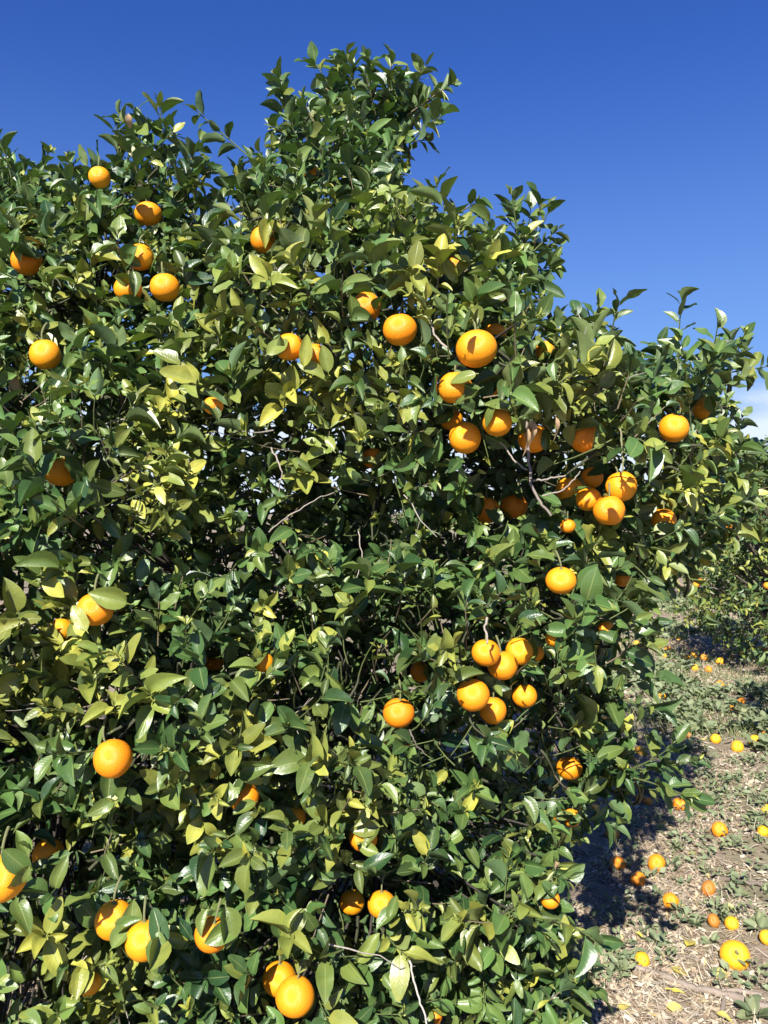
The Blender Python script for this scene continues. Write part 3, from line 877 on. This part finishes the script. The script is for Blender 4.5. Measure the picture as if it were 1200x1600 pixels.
stick([(760, 965, 0), (757, 985, -.01), (762, 1006, -.02)], 1.78, .003, .0022)
stick([(700, 545, 0), (680, 525, .02), (672, 500, .03)], 1.82, .003, .002)
def dry_leaf(px, py, d, lenm, w, ax, nrm, col, mat=None, parent=tree, curl=1):
    co, uv, f = PROTO_HI[7]
    a = unit(np.array(ax, float)); nn = np.array(nrm, float); nn = unit(nn - a * (a @ nn)); s = np.cross(a, nn)
    p = P(px, py, d)
    v = lenm * (co[:, :1] * w * s + co[:, 1:2] * a + co[:, 2:3] * nn * curl)
    o = part('dry_leaf', mesh_from('dry_leaf', v, f, np.tile((*col, 1), (len(v), 1))), M_DRY); o.location = p
    return o
for (px, py, L, w, tilt) in [(824, 664, .075, .2, .05), (836, 655, .072, .22, -.1), (868, 648, .062, .26, .15), (832, 652, .05, .3, -.3), (18, 575, .07, .35, .2), (868, 1345, .03, .6, .3), (200, 176, .04, .5, .1)]:
    dl = dry_leaf(px, py, 1.74 if 800 < px < 900 and py < 700 else dsurf(px, py)[0] - .04, L, w, (tilt, .1, -1), (.2, -1, .2), (.52, .37, .22))
    dl['label'] = 'brown dried leaf hanging'

# ------------------------------------------------------------------ oranges
def orange_mesh(seed, navel):
    r = np.random.default_rng(seed)
    bm = bmesh.new()
    bmesh.ops.create_uvsphere(bm, u_segments=28, v_segments=18, radius=1.0)
    k = r.normal(0, 1, (3, 3)) * 1.3; phs = r.uniform(0, 6, 3)
    sq = r.uniform(.93, 1.0)
    for v in bm.verts:
        p = np.array(v.co)
        f = 1 + .020 * sum(math.sin(k[i] @ p + phs[i]) for i in range(3))
        z = p[2]
        f -= .055 * math.exp(-((1 - z) / .035))            # stalk dimple
        f -= (.05 if navel else .02) * math.exp(-((1 + z) / .02))
        f += .018 * math.cos(6 * math.atan2(p[1], p[0])) * math.exp(-((1 - z) / .08)) * .4
        v.co = Vector(p * f * np.array([1, 1, sq]))
    for fc in bm.faces: fc.smooth = True
    me = bpy.data.meshes.new('orange'); bm.to_mesh(me); bm.free()
    me.materials.append(M_ORANGE)
    return me
OMESH = [orange_mesh(s, s % 2) for s in range(6)]
def calyx_mesh():
    v, f = [], []
    for i in range(10):
        a = i * math.pi / 5; r = .19 if i % 2 == 0 else .10
        v += [(math.cos(a) * r, math.sin(a) * r, 0.0 if i % 2 == 0 else .02), (math.cos(a) * r * .5, math.sin(a) * r * .5, .055)]
    for i in range(10):
        j = (i + 1) % 10
        f.append((2 * i, 2 * j, 2 * j + 1, 2 * i + 1))
    f2 = [tuple(2 * i + 1 for i in (0, 1, 2, 3)), tuple(2 * i + 1 for i in (0, 3, 4, 5)), tuple(2 * i + 1 for i in (0, 5, 6, 7)), tuple(2 * i + 1 for i in (0, 7, 8, 9))]
    return mesh_from('calyx', v, f + f2, np.tile((.22, .24, .08, 1), (len(v), 1)))
CALYX = calyx_mesh()
CALYX.materials.append(M_TWIG)
STALK = []
for s in range(4):
    T = Tubes(6); e = rng.normal(0, .5, 2)
    T.add(bez((0, 0, 0), (0, 0, .6), (e[0] * .5, abs(e[1]) * .3 + .7, 1.0), 7), np.linspace(.055, .075, 7), (.20, .21, .09, 1))
    me = T.mesh('stalk'); me.materials.append(M_TWIG); STALK.append(me)

def make_orange(c, R, tilt, col, label, group, parts=True, stalk=True, seed=0, azim=None):
    me = OMESH[seed % len(OMESH)]
    o = obj('orange', me)
    o.location = tuple(c); o.scale = (R, R * rng.uniform(.96, 1.03), R * rng.uniform(.93, 1.06))
    az = rng.uniform(0, 6.28) if azim is None else azim
    o.rotation_euler = (tilt * math.cos(az), tilt * math.sin(az), rng.uniform(0, 6.28))
    o.color = (*col, 1)
    tag(o, label, 'orange', group)
    if parts:
        ca = obj('calyx', CALYX, None, o); ca.location = (0, 0, .90)
        if stalk:
            st = obj('stalk', STALK[seed % 4], None, o); st.location = (0, 0, .93)
            st.rotation_euler = (0, 0, -o.rotation_euler.z)
    return o
for i, (x, y, z, R, px, py, r, shade, hid, lab) in enumerate(placed):
    h = rng.uniform(-.045, .05)
    make_orange((x, y, z), R, abs(rng.normal(0, .22)), (.92, .335 + h, .010), lab, 'oranges hanging on the near tree', seed=i)

# ------------------------------------------------------------------ trees behind
M_LEAFBG = M_LEAF
def bg_tree_mesh(seed, rx, rz, nl):
    global rng
    rng = np.random.default_rng(seed)
    L2 = Leaves(); T2 = Tubes(4)
    lob = []
    for _ in range(nl):
        u = unit(rng.normal(0, 1, 3))
        c = np.array([0, 0, rz * 1.02 + .12]) + u * np.array([rx, rx, rz]) * rng.uniform(.55, .85)
        lob.append((c, rng.uniform(.24, .40)))
    for c, r in lob:
        for _ in range(34):
            o = unit(rng.normal(0, 1, 3)); p = c + o * r * rng.uniform(.7, 1.05)
            if p[2] < .10: continue
            if min(np.linalg.norm(p - c2) - r2 for c2, r2 in lob) < -.16: continue
            d = unit(o + np.array([0, 0, .35]) + rng.normal(0, .35, 3)); ln = rng.uniform(.1, .2)
            shoot(L2, T2, p - d * ln * .5, p + d * ln * .5, int(rng.integers(6, 9)), .08 + .3 * (rng.random() < .15), rng.uniform(.25, .6), size=1.05, tipbuds=False)
        T2.add(bez((0, 0, .4), (c[0] * .4, c[1] * .4, c[2] * .8), c, 6), np.linspace(.03, .008, 6), (.18, .15, .12, 1))
    A2 = L2.arr()
    v, col, f = leaf_world(A2, PROTO_LO, rng.integers(0, len(PROTO_LO), len(A2)))
    T3 = Tubes(10); T3.add([(0, 0, -.05), (.01, 0, .15), (.0, .02, .35), (.02, 0, .6)], [.13, .10, .085, .08], (.17, .14, .11, 1))
    return leaves_mesh('foliage', v, col, f), T2.mesh('branches'), T3.mesh('trunk')
BG = [bg_tree_mesh(101, 1.15, 1.12, 62), bg_tree_mesh(202, 1.05, 1.22, 58)]
BGT = [(4.05, 8.1, 0, .3, 1.02, 'dense green orange tree across the weedy gap, nearest one behind'),
       (3.15, 4.4, 1, 2.0, .90, 'orange tree beside the gap, casting the shade patch at the edge'),
       (2.45, 12.8, 1, 1.1, 1.0, 'orange tree far back in the gap, left of the dense nearest one'),
       (6.0, 13.2, 0, 4.0, 1.05, 'orange tree in the back row behind the dense nearest one'),
       (0.2, 16.5, 0, 2.7, 1.0, 'distant orange tree hidden behind the big near crown'),
       (4.6, 18.5, 1, 5.2, 1.1, 'farthest orange tree closing the row at the horizon'),
       (9.0, 17.5, 0, .9, 1.1, 'distant orange tree beyond the back row, outermost'),]
for (x, y, k, rot, s, lab) in BGT:
    e = bpy.data.objects.new('orange_tree', None); C.objects.link(e)
    e.location = (x, y, float(ground_h(x, y))); e.rotation_euler = (0, 0, rot); e.scale = (s, s, s)
    tag(e, lab, 'tree', 'orange trees of the grove')
    f_, b_, t_ = BG[k]
    tag(obj('foliage', f_, M_LEAFBG, e), kind='stuff'); tag(obj('branches', b_, M_TWIG, e), kind='stuff'); obj('trunk', t_, M_BARK, e)
rng = np.random.default_rng(77)
for (px, py, r, d, lab) in [(1097, 850, 13, 3.6, 'orange in the thin foliage right of the near tree, above the gap'), (1087, 914, 5, 7.0, 'left of two tiny oranges on the tree across the gap'),
                            (1094, 909, 5, 7.0, 'right of two tiny oranges on the tree across the gap'), (1139, 822, 5, 7.0, 'tiny orange high on the tree across the gap'), (1199, 915, 6, 6.9, 'tiny orange at the photo edge on the tree across the gap')]:
    make_orange(P(px, py, d), r * d / FPX, .2, (.88, .31, .01), lab, 'oranges on the trees behind', parts=r > 8, seed=px)

# ------------------------------------------------------------------ oranges on the ground
def on_ground(px, py, r):
    """where the line of sight meets the floor"""
    d = FPX * CAMZ / (py - CY)
    for _ in range(8):
        x = (px - CX) / FPX * d
        h = float(ground_h(x, d)); d = FPX * (CAMZ - h - r * .8) / (py - CY)
    x = (px - CX) / FPX * d
    return x, d, float(ground_h(x, d))
YEL, ORA, OLD = (.92, .46, .015), (.90, .31, .01), (.50, .20, .03)
FALLEN = [
    (1148, 1491, 23, YEL, 'largest fallen orange, yellow with its green stalk up, beside a tan leaf'),
    (1003, 1498, 12, YEL, 'small yellow fallen orange with a dark stalk, left of the curled yellow leaf'),
    (1048, 1408, 13, ORA, 'fallen orange at the sunny rim of the shade, above the grey-green weeds'),
    (1107, 1388, 13, OLD, 'half rotten reddish fallen orange at the end of the shade'),
    (997, 1373, 13, ORA, 'lowest of the three oranges lying in the shade'),
    (1026, 1349, 14, ORA, 'rightmost of the three oranges lying in the shade'),
    (965, 1348, 12, ORA, 'leftmost of the three oranges lying in the shade'),
    (1124, 1296, 12, ORA, 'fallen orange at the top end of the shade, cut by a twig shadow'),
    (1143, 1443, 10, YEL, 'yellow fallen orange set among weeds above the largest one'),
    (1115, 1439, 8, OLD, 'broken orange peel among weeds above the largest fallen orange'),
    (1198, 1465, 10, YEL, 'yellow fallen orange at the right photo edge level with the largest one'),
    (1199, 1266, 9, YEL, 'fallen orange at the right photo edge, above the shade'),
    (1193, 1298, 8, YEL, 'squashed yellow fruit at the right edge, level with the top of the shade'),
    (957, 1301, 11, ORA, 'fallen orange against the leaves at the left end of the shade'),
    (1062, 1256, 11, ORA, 'orange on the ground behind the lowest leafy shoot tip'),
    (1001, 1248, 7, ORA, 'left of two small oranges seen under the low shoot'),
    (1014, 1252, 6, ORA, 'right of two small oranges seen under the low shoot'),
    (949, 1127, 9, YEL, 'yellow orange on the ground seen through the gap in the right flank'),
    (1000, 1174, 8, YEL, 'yellow orange on the ground just behind the dark shoot'),
    (1034, 1088, 6, YEL, 'yellow orange partly behind the hanging dark leaf'),
    (1118, 1154, 8, YEL, 'left end of the row of four oranges in the middle of the gap'),
    (1152, 1166, 10, YEL, 'lowest of the row of four oranges in the middle of the gap'),
    (1180, 1158, 10, YEL, 'third of the row of four oranges in the middle of the gap'),
    (1198, 1150, 8, ORA, 'last of the row of four oranges, touching the photo edge'),
    (1147, 1108, 7, ORA, 'fallen orange at the edge of the far shade patch'),
    (1157, 1095, 7, ORA, 'fallen orange inside the far shade patch'),
    (1125, 1070, 7, ORA, 'fallen orange at the upper tip of the far shade patch'),
    (1036, 1140, 5, OLD, 'small rotten reddish orange left of the row of four'),
    (1076, 1149, 5, OLD, 'small dull rotten orange just left of the row of four'),
]
FAR = [(1107, 1047, 6), (1125, 1034, 7), (1086, 1044, 6), (1100, 1028, 6), (1084, 1024, 5), (1073, 1028, 5), (1044, 1016, 6), (1038, 1026, 4), (1027, 1013, 5), (1033, 1001, 4), (1026, 984, 5), (1028, 972, 4), (1016, 973, 4), (995, 1006, 5),
       (1008, 1021, 4), (1172, 1016, 5), (1178, 1014, 5), (1187, 1014, 5), (1198, 1016, 5), (1060, 998, 4), (1160, 1022, 4), (1048, 1040, 4)]
for i, (px, py, r, col, lab) in enumerate(FALLEN):
    d0 = FPX * CAMZ / (py - CY); R = min(max(r * d0 / FPX, .027), .052)
    x, d, h = on_ground(px, py, R)
    o = make_orange((x, d, h + R * (.62 + .2 * rng.random())), R, rng.uniform(.6, 1.4), col, lab, 'oranges fallen on the ground', parts=r >= 9, stalk=False, seed=i + 3, azim=rng.uniform(0, 6.28))
    if i == 0:
        o.rotation_euler = (math.radians(52), math.radians(-12), 0)
        T = Tubes(7); T.add([(0, 0, 0), (-.04, .06, .14), (-.10, .12, .30), (-.105, .125, .305)], [.11, .095, .105, .001], (.20, .22, .10, 1))
        st = obj('stalk', T.mesh('stalk'), M_TWIG, o); st.location = (0, 0, .92)
    if col == OLD: o.scale = (R * 1.03, R, R * .86)
    if i == 1:
        o.rotation_euler = (math.radians(70), 0, 0.2)
for i, (px, py, r) in enumerate(FAR):
    d0 = FPX * CAMZ / (py - CY); R = min(max(r * d0 / FPX, .030), .045)
    x, d, h = on_ground(px, py, R)
    make_orange((x, d, h + R * .84), R, rng.uniform(.6, 2.5), YEL if i % 3 else ORA, 'tiny fallen orange scattered on the far weedy ground before the back trees', 'far fallen oranges', parts=False, seed=i)

# ------------------------------------------------------------------ litter, weeds, grass
def litter(n, x0, x1, y0, y1, scale, seed, flare=0.0):
    r = np.random.default_rng(seed)
    y = y0 + (y1 - y0) * r.random(n); x = x0 + (x1 - x0) * r.random(n)
    x = x + flare * (y - y0)
    dens = vnoise(x * 2.2, y * 2.2, 21) * .6 + vnoise(x * 7, y * 7, 22) * .4
    kp = dens > r.uniform(.28, .55, n)
    x, y = x[kp], y[kp]; n = len(x)
    kind = r.random(n)
    L = np.where(kind < .68, r.uniform(.025, .11, n), r.uniform(.010, .045, n)) * scale
    Wd = np.where(kind < .68, r.uniform(.0012, .0035, n), L / scale * r.uniform(.18, .5, n)) * scale
    a = r.uniform(0, 6.283, n); pit = r.normal(0, .22, n)
    ax = np.stack([np.cos(a) * np.cos(pit), np.sin(a) * np.cos(pit), np.sin(pit)], 1)
    nr = unit(np.stack([r.normal(0, .35, n), r.normal(0, .35, n), np.ones(n)], 1))
    sd_ = unit(np.cross(ax, nr)); nr = np.cross(sd_, ax)
    c = np.stack([x, y, ground_h(x, y) + r.uniform(.002, .014, n) * scale], 1)
    bend = r.normal(0, .14, n) * L
    rows = []
    for t, wf, bz in ((-.5, .55, -1), (0, 1, 0), (.5, .35, -1)):
        for s in (-1, 1):
            rows.append(c + ax * (t * L)[:, None] + sd_ * (s * Wd * wf * .5)[:, None] + nr * (bz * bend)[:, None])
    v = np.stack(rows, 1)
    f = np.array([(0, 1, 3, 2), (2, 3, 5, 4)])
    faces = (f[None] + (np.arange(n) * 6)[:, None, None]).reshape(-1, 4)
    pal = np.array([(.64, .54, .39), (.54, .43, .29), (.42, .31, .20), (.70, .62, .48), (.26, .18, .12), (.56, .44, .18), (.46, .36, .27)])
    col = pal[r.choice(len(pal), n, p=[.26, .22, .14, .16, .10, .05, .07])] * r.uniform(.74, 1.15, (n, 1))
    col = np.concatenate([col, np.ones((n, 1))], 1)
    return v.reshape(-1, 3), faces, np.repeat(col, 6, 0)
lv, lf, lc, off = [], [], [], 0
for args in [(60000, .1, 1.7, 2.1, 5.4, 1.0, 1, .22), (40000, .6, 3.4, 5.0, 10.0, 1.5, 2, .25), (14000, -3.0, .3, .4, 5.0, 1.15, 3, 0), (14000, 1.0, 8, 9.0, 18, 2.4, 4, .1), (5000, 2.6, 5.0, 1.2, 5.0, 1.2, 5, 0)]:
    v, f, c = litter(*args)
    lv.append(v); lf.append(f + off); lc.append(c); off += len(v)
lit = obj('leaf_litter', mesh_from('leaf_litter', np.concatenate(lv), np.concatenate(lf), np.concatenate(lc), smooth=False), M_LITTER)
tag(lit, 'bleached straw, chips and dry leaf scraps covering the ground', 'litter', None, 'stuff')

def weed_leaves(Lx, x, y, n, size, yel=.1, hgt=.05):
    h = float(ground_h(x, y))
    for k in range(n):
        a = rng.uniform(0, 6.283); el = rng.uniform(.1, 1.0)
        ax = np.array([math.cos(a) * math.cos(el), math.sin(a) * math.cos(el), math.sin(el)])
        b = np.array([x, y, h + .004]) + np.array([math.cos(a), math.sin(a), 0]) * rng.uniform(0, hgt * .9) + np.array([0, 0, rng.uniform(0, hgt)])
        Lx.add(b, ax, np.array([0, 0, 1]) + rng.normal(0, .4, 3) + SUN * .3, size * rng.uniform(.5, 1.2), rng.uniform(.38, .7), max(0, rng.normal(yel, .12)), rng.uniform(.2, 1))
LW = Leaves()
def weed_mask(x, y):
    return vnoise(x * 1.3 + 5, y * 1.3, 9) * .65 + vnoise(x * 4, y * 4, 10) * .35
for _ in range(950):
    y = rng.uniform(2.1, 5.6); x = rng.uniform(.3, .52 * y + .5)
    if weed_mask(x, y) < rng.uniform(.51, .61): continue
    weed_leaves(LW, x, y, int(rng.integers(5, 15)), .034, hgt=.04)
for _ in range(3800):
    y = 5.2 + 10 * rng.random() ** 1.3; x = rng.uniform(.28 * y, .56 * y + .6)
    if weed_mask(x, y) < rng.uniform(.47, .60): continue
    weed_leaves(LW, x, y, int(rng.integers(5, 10)), .05 + .004 * y, hgt=.06)
for _ in range(260):
    y = rng.uniform(.8, 4); x = rng.uniform(-2.5, .4)
    weed_leaves(LW, x, y, 6, .035)
AW = LW.arr()
v, c, f = leaf_world(AW, PROTO_LO, rng.integers(0, len(PROTO_LO), len(AW)))
wo = obj('weeds', leaves_mesh('weeds', v, c, f), M_WEED)
tag(wo, 'low grey-green weeds spread in patches over the orchard floor', 'weeds', None, 'stuff')
# grass blades round the far trees
ng = 16000
r = np.random.default_rng(5)
y = 5.5 + 10 * r.random(ng); x = .27 * y + (.3 * y + .6) * r.random(ng)
m = weed_mask(x * .8, y * .8) > r.uniform(.40, .60, ng); x, y = x[m], y[m]; ng = len(x)
b = np.stack([x, y, ground_h(x, y)], 1); hgt = r.uniform(.03, .10, ng) * (1 + .03 * y)
a = r.uniform(0, 6.283, ng); sdv = np.stack([np.cos(a), np.sin(a), np.zeros(ng)], 1) * .004
ln = np.stack([r.normal(0, .5, ng), r.normal(0, .5, ng), np.ones(ng)], 1) * hgt[:, None]
gvv = np.stack([b - sdv, b + sdv, b + ln + sdv * .2, b + ln - sdv * .2], 1).reshape(-1, 3)
gff = np.arange(ng * 4).reshape(-1, 4)
gcol = np.array([(.12, .17, .06), (.18, .22, .09), (.36, .33, .18)])[r.choice(3, ng, p=[.45, .35, .2])]
gcol = np.repeat(np.concatenate([gcol, np.ones((ng, 1))], 1), 4, 0)
go = obj('grass', mesh_from('grass', gvv, gff, gcol), M_LITTER)
tag(go, 'short green grass tufts under the back trees', 'grass', None, 'stuff')

# single weeds, fallen leaves and sticks near the camera
def weed_thing(px, py, n, size, lab):
    x, d, h = on_ground(px, py, 0)
    e = bpy.data.objects.new('weed', None); C.objects.link(e); e.location = (x, d, h)
    tag(e, lab, 'weed', 'single weeds near the camera')
    for k in range(n):
        a = 2.4 * k + rng.normal(0, .3); el = rng.uniform(.15, .9)
        ax = np.array([math.cos(a) * math.cos(el), math.sin(a) * math.cos(el), math.sin(el)])
        Ax = np.array([np.concatenate([ax * .006 + np.array([0, 0, .004]), ax, [rng.normal(0, .2), rng.normal(0, .2), 1], [size * rng.uniform(.7, 1.2), rng.uniform(.4, .6), max(0, rng.normal(.08, .1)), rng.uniform(.2, .9), 0]])])
        vv, cc, ff = leaf_world(Ax, PROTO_HI, np.array([rng.integers(0, 10)]))
        obj('leaf', mesh_from('weed_leaf', vv[0], ff, cc[0]), M_WEED, e)
weed_thing(1180, 1592, 11, .07, 'leafy weed at the bottom right corner of the photo')
weed_thing(1028, 1478, 8, .05, 'broad-leaved weed left of the yellow curled leaf')
weed_thing(1112, 1478, 6, .05, 'small weed just left of the largest fallen orange')
weed_thing(1085, 1448, 13, .045, 'bushy weed below the broken orange peel')
weed_thing(1186, 1455, 10, .06, 'tall weed between the largest fallen orange and the photo edge')
weed_thing(965, 1520, 10, .05, 'weed against the tree skirt left of the small yellow fallen orange')
weed_thing(1060, 1425, 9, .045, 'weed in front of the fallen orange at the rim of the shade')
FL = [(1072, 1486, .075, .55, .95, .7, 'yellow curled fallen leaf left of the largest fallen orange'), (1046, 1514, .07, .5, .5, .5, 'yellow-tan fallen leaf below the yellow curled one'),
      (1072, 1556, .07, .22, .9, .6, 'narrow yellow fallen leaf rolled up beside the long stick'), (1136, 1525, .055, .7, .15, .9, 'pale tan fallen leaf just below the largest fallen orange'),
      (1118, 1588, .06, .6, .3, .8, 'crumpled tan leaf at the bottom edge below the stick'), (1040, 1578, .06, .5, .2, .6, 'flat tan leaf at the bottom, left of the crumpled one'),
      (1075, 1470, .05, .5, .0, .2, 'brown dry leaf curled above the yellow one'), (990, 1462, .05, .4, .7, .6, 'small yellowish leaf on the bright patch by the tree skirt'),
      (1150, 1424, .05, .5, .1, .9, 'pale scrap of leaf behind the weeds above the largest orange'), (985, 1575, .055, .45, .6, .4, 'yellowish leaf at the bottom beside the tree skirt'),
      (1090, 1335, .05, .45, .2, .3, 'brownish leaf lying in the shade right of the three oranges')]
for i, (px, py, L, w, yel, rn, lab) in enumerate(FL):
    x, d, h = on_ground(px, py, .01)
    a = rng.uniform(0, 6.28)
    Ax = np.array([np.concatenate([[0, 0, .016], [math.cos(a), math.sin(a) * .8, .1], [rng.normal(0, .3), -.35, 1], [L, w, yel, rn, 0]])])
    vv, cc, ff = leaf_world(Ax, PROTO_HI, np.array([(7, 4, 8, 3)[i % 4]]))
    vv = vv[0]; vv[:, 2] += max(0, .008 - vv[:, 2].min())
    o = obj('fallen_leaf', mesh_from('fallen_leaf', vv, ff, cc[0]), M_FALLEN); o.location = (x, d, h)
    tag(o, lab, 'leaf', 'fallen leaves near the camera')
def ground_stick(pts, r0, r1, lab, col, forks=()):
    T = Tubes(7)
    w = []
    for (px, py) in pts:
        x, d, h = on_ground(px, py, .012); w.append((x, d, h + .012))
    w = np.array(w); t = np.linspace(0, 1, len(w)); tt = np.linspace(0, 1, len(w) * 5)
    pp = np.stack([np.interp(tt, t, w[:, k]) for k in range(3)], 1) + rng.normal(0, .0022, (len(tt), 3))
    o0 = pp[0].copy()
    T.add(pp - o0, np.linspace(r0, r1, len(tt)) * rng.uniform(.85, 1.15, len(tt)), col)
    for fk in forks:
        i0 = int(fk[0] * (len(tt) - 1)); e = []
        for (px, py) in fk[1:]:
            x, d, h = on_ground(px, py, .012); e.append((x, d, h + .012))
        e = np.array([pp[i0]] + e); T.add(e - o0, np.linspace(r0 * .6, r1 * .6, len(e)), col)
    o = obj('fallen_stick', T.mesh('fallen_stick'), M_TWIG); o.location = o0
    tag(o, lab, 'stick', 'fallen sticks')
ground_stick([(985, 1512), (1030, 1522), (1070, 1540), (1110, 1550), (1140, 1556), (1175, 1570), (1215, 1578)], .011, .014, 'long grey dead stick lying across the ground below the largest orange', (.30, .245, .20, 1), [(.62, (1130, 1572), (1128, 1584)), (.5, (1150, 1548), (1190, 1556))])
ground_stick([(1080, 1492), (1095, 1504), (1098, 1512)], .004, .004, 'short thin twig below the yellow curled leaf', (.30, .24, .20, 1))
ground_stick([(1110, 1368), (1150, 1378), (1205, 1385)], .010, .008, 'dark stick standing in for a shadow streak, right end of the shade', (.20, .16, .13, 1))  # added dark bar in place of the shadow strip running right from the shade
ground_stick([(1095, 1318), (1130, 1325), (1160, 1330), (1190, 1318)], .004, .002, 'thin curved dry twig under the orange at the top of the shade', (.40, .33, .24, 1))
